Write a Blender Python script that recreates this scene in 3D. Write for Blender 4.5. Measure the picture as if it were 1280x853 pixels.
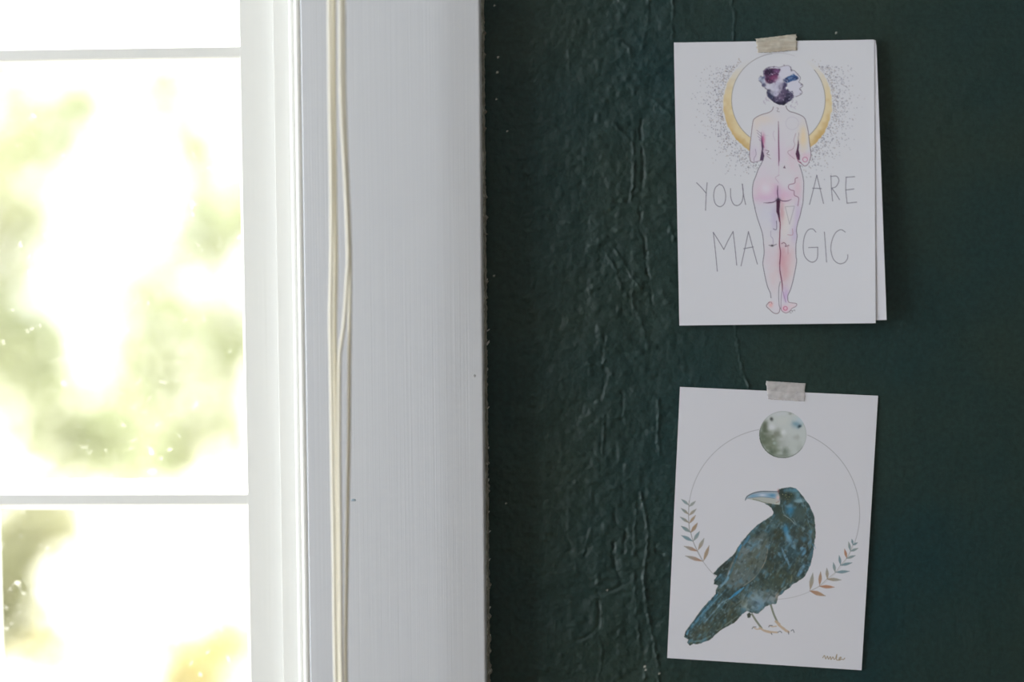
import bpy, bmesh, math, random
import numpy as np
from mathutils import Vector, Matrix

for o in list(bpy.data.objects):
    bpy.data.objects.remove(o, do_unlink=True)
scene = bpy.context.scene
C = scene.collection

# ------------------------------------------------------------------ camera
# The dark wall is the plane y = 0 (room at y < 0, garden at y > 0), floor at z = 0.
FPX = 1280 * 50.0 / 36.0
YAW, PITCH, ROLL = math.radians(2.6), math.radians(2.75), math.radians(0.46)
DIST = 0.925
_f = Vector((-math.sin(YAW) * math.cos(PITCH), math.cos(YAW) * math.cos(PITCH), -math.sin(PITCH)))
_r = _f.cross(Vector((0, 0, 1))).normalized()
_u = _r.cross(_f).normalized()
_r2 = _r * math.cos(ROLL) - _u * math.sin(ROLL)
_u2 = _u * math.cos(ROLL) + _r * math.sin(ROLL)
CAM = Vector((0, 0, 1.5)) - _f * DIST
cd = bpy.data.cameras.new('camera')
cam = bpy.data.objects.new('camera', cd)
C.objects.link(cam)
cam.matrix_world = Matrix(((_r2.x, _u2.x, -_f.x, CAM.x), (_r2.y, _u2.y, -_f.y, CAM.y),
                           (_r2.z, _u2.z, -_f.z, CAM.z), (0, 0, 0, 1)))
cd.sensor_width = 36; cd.lens = 50; cd.clip_start = 0.05; cd.clip_end = 200
cd.dof.use_dof = True; cd.dof.focus_distance = 0.917; cd.dof.aperture_fstop = 1.5
scene.camera = cam

# ------------------------------------------------------------------ world, sun, daylight, exposure
w = bpy.data.worlds.new('world'); scene.world = w; w.use_nodes = True
bg = w.node_tree.nodes['Background']
bg.inputs[0].default_value = (1.0, 0.995, 0.98, 1); bg.inputs[1].default_value = 2.4
sd = bpy.data.lights.new('sun_offscreen', 'SUN'); sd.energy = 15.0; sd.angle = math.radians(2); sd.color = (1, 0.97, 0.92)
sun = bpy.data.objects.new('sun_offscreen', sd); C.objects.link(sun)
sun.rotation_euler = Vector((0.14, -0.36, -0.92)).to_track_quat('-Z', 'Y').to_euler()
ad = bpy.data.lights.new('window_left_offscreen', 'AREA'); ad.shape = 'RECTANGLE'
ad.size = 1.1; ad.size_y = 1.4; ad.energy = 34; ad.color = (0.86, 0.94, 1.0)
al = bpy.data.objects.new('window_left_offscreen', ad); C.objects.link(al)
al.location = (-1.83, -0.90, 1.55); al.rotation_euler = (math.radians(90), 0, math.radians(-90))
scene.view_settings.view_transform = 'Standard'
scene.view_settings.look = 'None'
scene.view_settings.exposure = 0.14
scene.view_settings.gamma = 1.0
scene.view_settings.use_curve_mapping = False


def px(x, y, yy=0.0):
    """photo pixel -> point on the plane y = yy"""
    d = _r2 * ((x - 640) / FPX) - _u2 * ((y - 426.5) / FPX) + _f
    return CAM + d * ((yy - CAM.y) / d.y)


RV, UV, FV, CV = (np.array(v) for v in (_r2, _u2, _f, CAM))


def px_arr(x, y, yy):
    d = ((x - 640) / FPX)[..., None] * RV - ((y - 426.5) / FPX)[..., None] * UV + FV
    return CV + d * ((yy - CV[1]) / d[..., 1])[..., None]


def proj_arr(P):
    q = P - CV
    z = q @ FV
    return 640 + FPX * (q @ RV) / z, 426.5 - FPX * (q @ UV) / z


# ------------------------------------------------------------------ helpers
def tag(o, label=None, cat=None, group=None, kind=None):
    if label: o['label'] = label
    if cat: o['category'] = cat
    if group: o['group'] = group
    if kind: o['kind'] = kind
    return o


def empty(name, loc):
    o = bpy.data.objects.new(name, None); o.location = loc; C.objects.link(o)
    o.empty_display_size = 0.02
    return o


def link(name, me, mat, parent=None):
    o = bpy.data.objects.new(name, me); C.objects.link(o)
    if mat is not None and not me.materials: me.materials.append(mat)
    if parent is not None:
        o.parent = parent
        m = Matrix.Identity(4); p = parent
        while p is not None:
            m = Matrix.Translation(-Vector(p.location)) @ m; p = p.parent
        o.matrix_local = m      # geometry is written in world coordinates
    return o


def from_bm(name, bm, mat, parent=None, smooth=False):
    bmesh.ops.recalc_face_normals(bm, faces=bm.faces)
    me = bpy.data.meshes.new(name); bm.to_mesh(me); bm.free()
    if smooth:
        for p in me.polygons: p.use_smooth = True
    return link(name, me, mat, parent)


def add_box(bm, a, b, bev=0.0, seg=2):
    t = bmesh.new()
    bmesh.ops.create_cube(t, size=1)
    for v in t.verts:
        v.co = Vector([a[i] + (v.co[i] + 0.5) * (b[i] - a[i]) for i in range(3)])
    if bev: bmesh.ops.bevel(t, geom=t.edges[:], offset=bev, segments=seg, profile=0.5, affect='EDGES')
    me = bpy.data.meshes.new('tmp'); t.to_mesh(me); t.free(); bm.from_mesh(me); bpy.data.meshes.remove(me)


def box(name, a, b, mat, parent=None, bev=0.0, seg=2, smooth=False):
    bm = bmesh.new(); add_box(bm, a, b, bev, seg)
    return from_bm(name, bm, mat, parent, smooth)


def prism(name, prof, axis, a0, a1, mat, parent=None, smooth=False):
    """prof: (y, other) points; axis 'x' -> other is z, axis 'z' -> other is x"""
    bm = bmesh.new(); rings = []
    for a in (a0, a1):
        rings.append([bm.verts.new((a, p[0], p[1]) if axis == 'x' else (p[1], p[0], a)) for p in prof])
    n = len(prof)
    for i in range(n):
        bm.faces.new((rings[0][i], rings[0][(i + 1) % n], rings[1][(i + 1) % n], rings[1][i]))
    bm.faces.new(rings[0]); bm.faces.new(rings[1][::-1])
    return from_bm(name, bm, mat, parent, smooth)


def catmull(pts, n=8):
    p = np.array(pts, float)
    if len(p) < 3: return p
    q = np.vstack([2 * p[0] - p[1], p, 2 * p[-1] - p[-2]]); out = []
    for i in range(1, len(q) - 2):
        for k in range(n):
            t = k / n
            out.append(0.5 * ((2 * q[i]) + (-q[i - 1] + q[i + 1]) * t + (2 * q[i - 1] - 5 * q[i] + 4 * q[i + 1] - q[i + 2]) * t * t
                              + (-q[i - 1] + 3 * q[i] - 3 * q[i + 1] + q[i + 2]) * t ** 3))
    out.append(p[-1])
    return np.array(out)


def mat(name, col, rough=0.5, spec=0.5):
    m = bpy.data.materials.new(name); m.use_nodes = True
    b = m.node_tree.nodes['Principled BSDF']
    b.inputs['Base Color'].default_value = (*col, 1); b.inputs['Roughness'].default_value = rough
    b.inputs['Specular IOR Level'].default_value = spec
    return m, m.node_tree, b


def noise_node(nt, scale, detail=3, vec=None, mapscale=None, rough=0.5):
    tc = nt.nodes.new('ShaderNodeTexCoord'); n = nt.nodes.new('ShaderNodeTexNoise')
    n.inputs['Scale'].default_value = scale; n.inputs['Detail'].default_value = detail; n.inputs['Roughness'].default_value = rough
    if mapscale:
        mp = nt.nodes.new('ShaderNodeMapping'); mp.inputs['Scale'].default_value = mapscale
        nt.links.new(tc.outputs['Object'], mp.inputs['Vector']); nt.links.new(mp.outputs[0], n.inputs['Vector'])
    else:
        nt.links.new(tc.outputs['Object'], n.inputs['Vector'])
    return n


def ramp(nt, src, stops):
    r = nt.nodes.new('ShaderNodeValToRGB'); e = r.color_ramp.elements
    while len(e) < len(stops): e.new(0.5)
    for k, (p, c) in enumerate(stops):
        e[k].position = p; e[k].color = (*c, 1)
    nt.links.new(src, r.inputs[0])
    return r


def bump(nt, b, src, strength, dist, prev=None):
    n = nt.nodes.new('ShaderNodeBump'); n.inputs['Strength'].default_value = strength; n.inputs['Distance'].default_value = dist
    nt.links.new(src, n.inputs['Height'])
    if prev: nt.links.new(prev.outputs[0], n.inputs['Normal'])
    nt.links.new(n.outputs[0], b.inputs['Normal'])
    return n


def lin(c):
    c = np.asarray(c, float) / 255.0
    return np.where(c <= 0.04045, c / 12.92, ((c + 0.055) / 1.055) ** 2.4)


# ------------------------------------------------------------------ materials
M = {}
# brushed satin paint on the casing
m, nt, b = mat('casing_paint', (0.60, 0.605, 0.62), 0.42, 0.4)
n1 = noise_node(nt, 1, 4, mapscale=(900, 300, 5))
rr = ramp(nt, n1.outputs['Fac'], [(0.3, (0.612, 0.625, 0.665)), (0.7, (0.632, 0.645, 0.685))])
nt.links.new(rr.outputs[0], b.inputs['Base Color'])
bump(nt, b, n1.outputs['Fac'], 0.16, 0.0006)
M['casing'] = m
m, nt, b = mat('sash_paint', (0.80, 0.80, 0.775), 0.38, 0.45)
n1 = noise_node(nt, 1, 3, mapscale=(420, 200, 7)); bump(nt, b, n1.outputs['Fac'], 0.15, 0.0006)
M['sash'] = m
m, nt, b = mat('bead_paint', (0.80, 0.80, 0.775), 0.38, 0.45)
n1 = noise_node(nt, 1, 3, mapscale=(300, 200, 9)); bump(nt, b, n1.outputs['Fac'], 0.15, 0.0006)
M['bead'] = m
# chipped filler between casing and dark wall
m, nt, b = mat('chipped_filler', (0.2, 0.2, 0.18), 0.8)
n1 = noise_node(nt, 1, 5, mapscale=(500, 500, 160), rough=0.7)
rr = ramp(nt, n1.outputs['Fac'], [(0.0, (0.02, 0.02, 0.018)), (0.42, (0.16, 0.155, 0.125)), (0.56, (0.36, 0.35, 0.30)), (0.66, (0.6, 0.59, 0.54))])
nt.links.new(rr.outputs[0], b.inputs['Base Color']); bump(nt, b, n1.outputs['Fac'], 0.6, 0.001)
M['filler'] = m
# dark green wall paint
m, nt, b = mat('dark_green_paint', (0.02, 0.034, 0.033), 0.5, 0.45)
n1 = noise_node(nt, 7, 4); n2 = noise_node(nt, 520, 4, rough=0.65); n3 = noise_node(nt, 90, 3)
rr = ramp(nt, n1.outputs['Fac'], [(0.32, (0.0035, 0.0305, 0.0345)), (0.68, (0.0150, 0.0350, 0.0270))])
at = nt.nodes.new('ShaderNodeAttribute'); at.attribute_name = 'chip'
mx = nt.nodes.new('ShaderNodeMix'); mx.data_type = 'RGBA'
n4 = noise_node(nt, 330, 2, rough=0.6); r4 = ramp(nt, n4.outputs['Fac'], [(0.3, (0.72, 0.80, 0.78)), (0.7, (1.30, 1.20, 1.20))])
ml = nt.nodes.new('ShaderNodeMix'); ml.data_type = 'RGBA'; ml.blend_type = 'MULTIPLY'; ml.inputs[0].default_value = 1.0
nt.links.new(rr.outputs[0], ml.inputs[6]); nt.links.new(r4.outputs[0], ml.inputs[7])
nt.links.new(at.outputs['Fac'], mx.inputs[0]); nt.links.new(ml.outputs[2], mx.inputs[6]); mx.inputs[7].default_value = (0.55, 0.55, 0.5, 1)
nt.links.new(mx.outputs[2], b.inputs['Base Color'])
r2 = ramp(nt, n3.outputs['Fac'], [(0.3, (0.42, 0.42, 0.42)), (0.7, (0.58, 0.58, 0.58))]); nt.links.new(r2.outputs[0], b.inputs['Roughness'])
bump(nt, b, n2.outputs['Fac'], 0.45, 0.0008)
M['wall'] = m
m, nt, b = mat('cream_wall_paint', (0.62, 0.61, 0.58), 0.7); n1 = noise_node(nt, 60, 3); bump(nt, b, n1.outputs['Fac'], 0.1, 0.002); M['cream'] = m
m, nt, b = mat('white_ceiling_paint', (0.8, 0.79, 0.76), 0.8); n1 = noise_node(nt, 80, 3); bump(nt, b, n1.outputs['Fac'], 0.1, 0.002); M['ceiling'] = m
m, nt, b = mat('oak_boards', (0.34, 0.22, 0.13), 0.5); n1 = noise_node(nt, 1, 4, mapscale=(30, 2, 1))
rr = ramp(nt, n1.outputs['Fac'], [(0.3, (0.26, 0.16, 0.09)), (0.7, (0.42, 0.28, 0.17))]); nt.links.new(rr.outputs[0], b.inputs['Base Color']); M['oak'] = m
m, nt, b = mat('sunny_paving', (0.62, 0.59, 0.50), 0.9); n1 = noise_node(nt, 3, 4)
rr = ramp(nt, n1.outputs['Fac'], [(0.35, (0.62, 0.60, 0.50)), (0.65, (0.72, 0.70, 0.63))]); nt.links.new(rr.outputs[0], b.inputs['Base Color']); M['paving'] = m
# cord
m, nt, b = mat('cream_cotton', (0.72, 0.66, 0.52), 0.8, 0.2)
wv = nt.nodes.new('ShaderNodeTexWave'); tc = nt.nodes.new('ShaderNodeTexCoord'); wv.bands_direction = 'DIAGONAL'
wv.inputs['Scale'].default_value = 260; nt.links.new(tc.outputs['Object'], wv.inputs['Vector'])
rr = ramp(nt, wv.outputs['Fac'], [(0.0, (0.84, 0.79, 0.66)), (1.0, (0.92, 0.88, 0.77))]); nt.links.new(rr.outputs[0], b.inputs['Base Color'])
bump(nt, b, wv.outputs['Fac'], 0.25, 0.0003); M['cord'] = m
# glass: thin pane, faint dust
m = bpy.data.materials.new('window_glass'); m.use_nodes = True; nt = m.node_tree; nt.nodes.clear()
out = nt.nodes.new('ShaderNodeOutputMaterial'); tr = nt.nodes.new('ShaderNodeBsdfTransparent'); tr.inputs[0].default_value = (0.955, 0.965, 0.955, 1)
gl = nt.nodes.new('ShaderNodeBsdfGlossy'); gl.inputs['Roughness'].default_value = 0.02; df = nt.nodes.new('ShaderNodeBsdfTranslucent'); df.inputs[0].default_value = (0.95, 0.95, 0.93, 1)
fc = nt.nodes.new('ShaderNodeLayerWeight'); pw = nt.nodes.new('ShaderNodeMath'); pw.operation = 'POWER'; pw.inputs[1].default_value = 5
lw = nt.nodes.new('ShaderNodeMath'); lw.operation = 'MULTIPLY_ADD'; lw.inputs[1].default_value = 0.6; lw.inputs[2].default_value = 0.03
nt.links.new(fc.outputs['Facing'], pw.inputs[0]); nt.links.new(pw.outputs[0], lw.inputs[0])
mx1 = nt.nodes.new('ShaderNodeMixShader'); mx2 = nt.nodes.new('ShaderNodeMixShader')
nt.links.new(lw.outputs[0], mx1.inputs[0]); nt.links.new(tr.outputs[0], mx1.inputs[1]); nt.links.new(gl.outputs[0], mx1.inputs[2])
n1 = noise_node(nt, 160, 3); rr = ramp(nt, n1.outputs['Fac'], [(0.66, (0.0, 0.0, 0.0)), (0.78, (0.25, 0.25, 0.25))])
nt.links.new(rr.outputs[0], mx2.inputs[0]); nt.links.new(mx1.outputs[0], mx2.inputs[1]); nt.links.new(df.outputs[0], mx2.inputs[2])
nt.links.new(mx2.outputs[0], out.inputs[0]); M['glass'] = m


def leaf_mat(name, c1, c2):
    m = bpy.data.materials.new(name); m.use_nodes = True; nt = m.node_tree; nt.nodes.clear()
    out = nt.nodes.new('ShaderNodeOutputMaterial'); d = nt.nodes.new('ShaderNodeBsdfDiffuse'); t = nt.nodes.new('ShaderNodeBsdfTranslucent')
    mx = nt.nodes.new('ShaderNodeMixShader'); mx.inputs[0].default_value = 0.45
    n = noise_node(nt, 2.5, 3); r = ramp(nt, n.outputs['Fac'], [(0.35, c1), (0.65, c2)])
    nt.links.new(r.outputs[0], d.inputs[0]); nt.links.new(r.outputs[0], t.inputs[0])
    nt.links.new(d.outputs[0], mx.inputs[1]); nt.links.new(t.outputs[0], mx.inputs[2]); nt.links.new(mx.outputs[0], out.inputs[0])
    return m


M['leaf_pale'] = leaf_mat('pale_leaf', (0.44, 0.48, 0.32), (0.56, 0.58, 0.42))
M['leaf_green'] = leaf_mat('green_leaf', (0.38, 0.39, 0.26), (0.50, 0.49, 0.35))
M['leaf_gold'] = leaf_mat('golden_leaf', (0.55, 0.49, 0.24), (0.66, 0.60, 0.36))
m, nt, b = mat('bark', (0.30, 0.26, 0.2), 0.9); n1 = noise_node(nt, 40, 4); bump(nt, b, n1.outputs['Fac'], 0.5, 0.01); M['bark'] = m


def tape_mat(name, c1, c2, alpha):
    m, nt, b = mat(name, c1, 0.45, 0.4)
    n = noise_node(nt, 1, 3, mapscale=(90, 90, 420)); r = ramp(nt, n.outputs['Fac'], [(0.35, c1), (0.65, c2)])
    nt.links.new(r.outputs[0], b.inputs['Base Color'])
    n2 = noise_node(nt, 260, 3); r2 = ramp(nt, n2.outputs['Fac'], [(0.3, (alpha - 0.1,) * 3), (0.7, (alpha + 0.1,) * 3)])
    nt.links.new(r2.outputs[0], b.inputs['Alpha']); bump(nt, b, n2.outputs['Fac'], 0.3, 0.0005)
    return m


M['tape_beige'] = tape_mat('beige_tape', (0.60, 0.53, 0.44), (0.76, 0.72, 0.64), 0.78)
M['tape_grey'] = tape_mat('grey_tape', (0.70, 0.66, 0.67), (0.76, 0.74, 0.75), 0.58)
# printed paper: ink colours come with the mesh, tooth from noise
m, nt, b = mat('printed_paper', (0.8, 0.8, 0.8), 0.65, 0.3)
at = nt.nodes.new('ShaderNodeAttribute'); at.attribute_name = 'ink'; nt.links.new(at.outputs['Color'], b.inputs['Base Color'])
n1 = noise_node(nt, 1500, 2); bump(nt, b, n1.outputs['Fac'], 0.06, 0.0003); M['print'] = m
m, nt, b = mat('plain_paper', (0.735, 0.737, 0.815), 0.65, 0.3); n1 = noise_node(nt, 1500, 2); bump(nt, b, n1.outputs['Fac'], 0.06, 0.0003); M['paper'] = m

# ------------------------------------------------------------------ room shell
Y_CAS = -0.024                       # casing front
cas_l = px(381, 426, Y_CAS).x; cas_r = px(603.6, 426, Y_CAS).x
win_r = cas_l - 0.004                # right edge of the opening
win_l = win_r - 0.640
win_b, win_t = px(150, 618, 0.03).z - 0.37, px(150, 70, 0.03).z + 0.37
RX0, RX1, RY0, RZ1 = -1.70, 2.30, -3.20, 2.60
WT = 0.13

# dark wall: fine plaster patch where the photograph shows it, plain slabs around
rng = np.random.default_rng(7)


def vnoise(X, Y, s, seed):
    r = np.random.default_rng(seed); G = r.random((64, 64))
    x = X * s; y = Y * s; i = np.floor(x).astype(int); j = np.floor(y).astype(int); fx = x - i; fy = y - j
    fx = fx * fx * (3 - 2 * fx); fy = fy * fy * (3 - 2 * fy)
    a = G[i % 64, j % 64]; b_ = G[(i + 1) % 64, j % 64]; c = G[i % 64, (j + 1) % 64]; d = G[(i + 1) % 64, (j + 1) % 64]
    return (a * (1 - fx) + b_ * fx) * (1 - fy) + (c * (1 - fx) + d * fx) * fy


def dist_poly(X, Y, pts):
    best = np.full(X.shape, 1e9)
    for (x0, y0), (x1, y1) in zip(pts[:-1], pts[1:]):
        dx, dy = x1 - x0, y1 - y0; L = dx * dx + dy * dy + 1e-9
        t = np.clip(((X - x0) * dx + (Y - y0) * dy) / L, 0, 1)
        best = np.minimum(best, np.hypot(X - x0 - t * dx, Y - y0 - t * dy))
    return best


def wall_mesh():
    x0, x1 = cas_r - 0.012, px(1296, 426).x
    z0, z1 = px(640, 872).z, px(640, -20).z
    st = 0.00068
    nx = int((x1 - x0) / st); nz = int((z1 - z0) / st)
    xs = np.linspace(x0, x1, nx + 1); zs = np.linspace(z0, z1, nz + 1)
    X, Z = np.meshgrid(xs, zs)
    P = np.stack([X, np.zeros_like(X), Z], -1); PX, PY = proj_arr(P)
    h = np.zeros_like(X)
    # plaster roughness: stronger in the middle band beside the casing, faint at the far right
    wob = (vnoise(PX, PY, 1 / 60, 1) - 0.5)
    band = np.clip(1 - np.abs(PX - 745) / 150, 0, 1) ** 0.6 * 0.9 + 0.25
    h += (vnoise(PX, PY, 1 / 42, 2) - .5) * 0.0007 * band + (vnoise(PX, PY, 1 / 17, 3) - .5) * 0.00044 * band
    h += (vnoise(PX + 3 * wob, PY, 1 / 7.0, 4) - .5) * 0.00036 * band + (vnoise(PX, PY, 1 / 3.4, 5) - .5) * 0.00013 * (band + .2)
    h += np.clip(vnoise(PX, PY, 1 / 9.0, 8) - .72, 0, 1) * 0.0011 * band
    ridges = [
        ([(767, 155), (778, 166), (790, 180), (791, 195), (793, 215), (788, 250)], 2.0, 4.2),
        ([(802, 150), (801, 165), (803, 200), (802, 240), (800, 284), (806, 300), (808, 330), (812, 360), (815, 380)], 1.8, -4.0),
        ([(767, 50), (776, 51), (786, 60), (790, 72)], 2.2, 3.4), ([(788, 108), (797, 113), (815, 125), (842, 147)], 2.4, 2.2),
        ([(828, 172), (842, 182)], 1.6, 2.5), ([(765, 308), (775, 322), (783, 335), (795, 355), (800, 360)], 1.5, 3.6),
        ([(759, 320), (767, 332), (772, 345), (776, 362)], 1.7, 3.6), ([(745, 335), (750, 352)], 2, 2),
        ([(790, 365), (792, 382), (800, 398), (806, 420)], 2, 2.2),
        ([(823, 500), (823, 530), (824, 568)], 1.8, 3.6), ([(755, 520), (754, 568)], 1.5, 3), ([(778, 490), (777, 525)], 1.8, -3),
        ([(801, 618), (806, 640), (809, 660), (809, 690), (805, 715), (808, 760), (815, 790), (822, 830), (823, 860)], 1.7, 4.4),
        ([(795, 630), (793, 700), (795, 760), (806, 850)], 1.5, 2.6), ([(768, 635), (770, 655), (782, 665), (779, 690)], 2.2, -3.6),
        ([(767, 680), (768, 705), (777, 730), (765, 738), (755, 740)], 2.4, -4.2), ([(748, 740), (748, 780), (735, 795), (722, 800)], 2.2, -4.0),
        ([(820, 682), (822, 690), (829, 693)], 2.2, -4.5), ([(740, 600), (738, 660), (730, 690)], 2.0, 2.0),
        ([(912, -20), (916, 10), (918, 18), (917, 50)], 1.3, 3.4), ([(841, -20), (841, 48)], 1.3, 3.0),
        ([(918, 405), (924, 440), (930, 470), (937, 484)], 1.4, 3.6), ([(735, 455), (750, 458), (755, 453)], 2, 3),
        ([(772, 252), (782, 256), (786, 250)], 3, -3.5), ([(766, 290), (776, 286)], 3, 3.5), ([(836, 280), (842, 300)], 2, 3),
        ([(700, 655), (714, 684), (710, 690)], 2.4, -2.4), ([(660, 330), (668, 350)], 3, 1.6), ([(643, 366), (660, 375)], 3, 1.4),
        ([(724, 690), (733, 685), (731, 696)], 2.4, -3.0), ([(748, 853), (752, 815), (748, 800)], 1.6, 2.2),
        ([(756, 420), (752, 450), (757, 470), (750, 500)], 1.8, -2.4), ([(803, 60), (810, 20), (812, -20)], 2, 1.6),
    ]
    for pts, wd, amp in ridges:
        q = catmull(pts, 5)
        a, bb = q.min(0) - 14, q.max(0) + 14
        msk = (PX > a[0]) & (PX < bb[0]) & (PY > a[1]) & (PY < bb[1])
        d = dist_poly(PX[msk] + (vnoise(PX[msk], PY[msk], 1 / 5, 9) - .5) * 2.6 + (vnoise(PX[msk], PY[msk], 1 / 2.2, 19) - .5) * 2.2, PY[msk], q)
        k = 0.2 + 1.5 * vnoise(PX[msk], PY[msk], 1 / 9, 10)
        h[msk] += amp * 1e-4 * np.exp(-(d / wd) ** 2) * k
    chip = np.zeros_like(X)
    for cx, cy, r in [(618, 7, 1.0), (622.5, 71.5, 1.1), (621.5, 90.5, 1.3), (620.5, 124, .9), (634, 164, .9), (617.5, 345, .8), (632.5, 629.5, .9),
                      (806, 834, 1.4), (807, 838, 1.0), (824, 842, 1.0), (759, 738, 1.0), (1045, 41, 1.1)]:
        chip = np.maximum(chip, np.clip(r + .5 - np.hypot(PX - cx, PY - cy), 0, 1))
    ex = np.minimum(np.minimum(X - x0, x1 - X), np.minimum(Z - z0, z1 - Z)) / 0.004
    h *= 2.0 * np.clip(ex, 0, 1)
    P[..., 1] = -h
    V = P.reshape(-1, 3); idx = np.arange((nx + 1) * (nz + 1)).reshape(nz + 1, nx + 1)
    F = np.stack([idx[:-1, :-1], idx[:-1, 1:], idx[1:, 1:], idx[1:, :-1]], -1).reshape(-1, 4)
    # slabs around (front faces coplanar with the patch edge, solid behind)
    bm = bmesh.new()
    for a, b_ in [((x1, 0, 0), (RX1 + .1, WT, RZ1)), ((win_r, 0, 0), (x1, WT, z0)), ((win_r, 0, z1), (x1, WT, RZ1)),
                  ((RX0 - .1, 0, 0), (win_l, WT, RZ1)), ((win_l, 0, 0), (win_r, WT, win_b)), ((win_l, 0, win_t), (win_r, WT, RZ1)),
                  ((win_r, 0, z0), (x0, WT, z1)), ((x0, 0.004, z0), (x1, WT, z1))]:
        add_box(bm, a, b_)
    sv = np.array([v.co[:] for v in bm.verts]); bm.verts.index_update()
    sf = np.array([[v.index for v in f.verts] for f in bm.faces]); bm.free()
    V2 = np.vstack([V, sv]); F2 = np.vstack([F, sf + len(V)])
    me = grid_mesh('wall_back', V2, F2)
    at = me.attributes.new('chip', 'FLOAT', 'POINT'); at.data.foreach_set('value', np.concatenate([chip.ravel(), np.zeros(len(sv))]).astype(np.float32))
    sm = np.zeros(len(F2), bool); sm[:len(F)] = True
    me.polygons.foreach_set('use_smooth', sm)
    return me


def grid_mesh(name, V, F):
    me = bpy.data.meshes.new(name)
    me.vertices.add(len(V)); me.vertices.foreach_set('co', np.ascontiguousarray(V, dtype=np.float32).ravel())
    me.loops.add(F.size); me.loops.foreach_set('vertex_index', np.ascontiguousarray(F, dtype=np.int32).ravel())
    me.polygons.add(len(F)); me.polygons.foreach_set('loop_start', np.arange(0, F.size, F.shape[1], dtype=np.int32))
    me.update(calc_edges=True)
    return me


o = link('wall_back', wall_mesh(), M['wall'])
tag(o, 'dark green painted plaster wall with ridges and hairline cracks beside the window', 'wall', kind='structure')

# other walls, floor and ceiling of the room the camera stands in
bm = bmesh.new()
for a, b_ in [((RX0 - .1, RY0, 0), (RX0, -1.5, RZ1)), ((RX0 - .1, -0.3, 0), (RX0, 0, RZ1)), ((RX0 - .1, -1.5, 0), (RX0, -0.3, .85)), ((RX0 - .1, -1.5, 2.25), (RX0, -0.3, RZ1))]:
    add_box(bm, a, b_)
tag(from_bm('wall_left', bm, M['cream']), 'cream side wall with an open window bay left of the window', 'wall', kind='structure')
tag(box('wall_right', (RX1, RY0, 0), (RX1 + .1, 0, RZ1), M['cream']), 'plain cream side wall opposite the window bay', 'wall', kind='structure')
tag(box('wall_rear', (RX0 - .1, RY0 - .1, 0), (RX1 + .1, RY0, RZ1), M['cream']), 'cream wall facing the dark green wall across the room', 'wall', kind='structure')
tag(box('floor', (RX0 - .1, RY0 - .1, -.05), (RX1 + .1, WT, 0), M['oak']), 'brown wooden floor of the room', 'floor', kind='structure')
tag(box('ceiling', (RX0 - .1, RY0 - .1, RZ1), (RX1 + .1, WT, RZ1 + .05), M['ceiling']), 'white painted ceiling of the room', 'ceiling', kind='structure')

# ------------------------------------------------------------------ window
YS = 0.008                            # sash front
YG = YS + 0.016                       # glass plane
win = empty('window_1', (win_r, 0.0, win_b)); tag(win, 'white painted window with thin muntins and bright garden behind the panes', 'window', kind='structure')
sash_r = px(352, 426, YS).x           # right edge of stile tucked behind the stop
gl_r = px(304, 426, YG).x             # right edge of clear glass
face_r = px(306.5, 426, YS).x
mun_l = px(-14, 426, YG).x             # left edge of the clear pane
B = 0.0054; FACE = 0.0080
pane_w = gl_r - mun_l
zt = px(150, 66.5, YS).z              # centre of upper muntin
zl = px(150, 624.6, YS).z             # centre of lower muntin
pitch_z = zt - zl
pitch_x = pane_w + FACE + 2 * B
cols = 3
st_in_l = gl_r - cols * pitch_x + FACE + 2 * B      # left edge of glass in the last column
z_top = zt + pitch_z; z_bot = zl - pitch_z
# right and left stile with bevelled glass edge
prism('stile', [(YS, sash_r), (YS, face_r), (YG, gl_r), (YG + .014, gl_r), (YG + .014, sash_r)], 'z', z_bot - .06, z_top + .06, M['sash'], win)
prism('stile', [(YS, st_in_l - .045), (YS, st_in_l - .003), (YG, st_in_l), (YG + .014, st_in_l), (YG + .014, st_in_l - .045)], 'z', z_bot - .06, z_top + .06, M['sash'], win)
for z0, z1, up in [(z_top - .009, z_top + .06, 0), (z_bot - .06, z_bot + .009, 1)]:
    f0, f1 = (z0 + B, z1) if not up else (z0, z1 - B)
    prism('rail', [(YS, f0), (YS, f1), (YG, z1), (YG + .014, z1), (YG + .014, z0), (YG, z0)], 'x', st_in_l - .001, gl_r + .001, M['sash'], win)


def muntin_profile(c):
    h = FACE / 2
    return [(YS + .0016, c - h), (YS + .0006, c - h + .001), (YS + .0006, c + h - .001), (YS + .0016, c + h), (YS + .005, c + h + .0012), (YG - .001, c + h + B), (YG + .012, c + h + B),
            (YG + .012, c - h - B), (YG - .001, c - h - B), (YS + .005, c - h - .0012)]


for zc in (zt, zl):
    prism('muntin', muntin_profile(zc), 'x', st_in_l - .003, face_r + .0004, M['sash'], win)
rows = [(z_bot + .009, zl - FACE / 2 - B), (zl + FACE / 2 + B, zt - FACE / 2 - B), (zt + FACE / 2 + B, z_top - .009)]
for c in range(1, cols):
    xc = gl_r - c * pitch_x + FACE / 2 + B
    for (z0, z1) in rows:
        prism('muntin', muntin_profile(xc), 'z', z0 - .004, z1 + .004, M['sash'], win)
for c in range(cols):
    xr = gl_r - c * pitch_x; xl = xr - pane_w
    for (z0, z1) in rows:
        box('pane', (xl - .003, YG + .001, z0 - .003), (xr + .003, YG + .003, z1 + .003), M['glass'], win)
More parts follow.
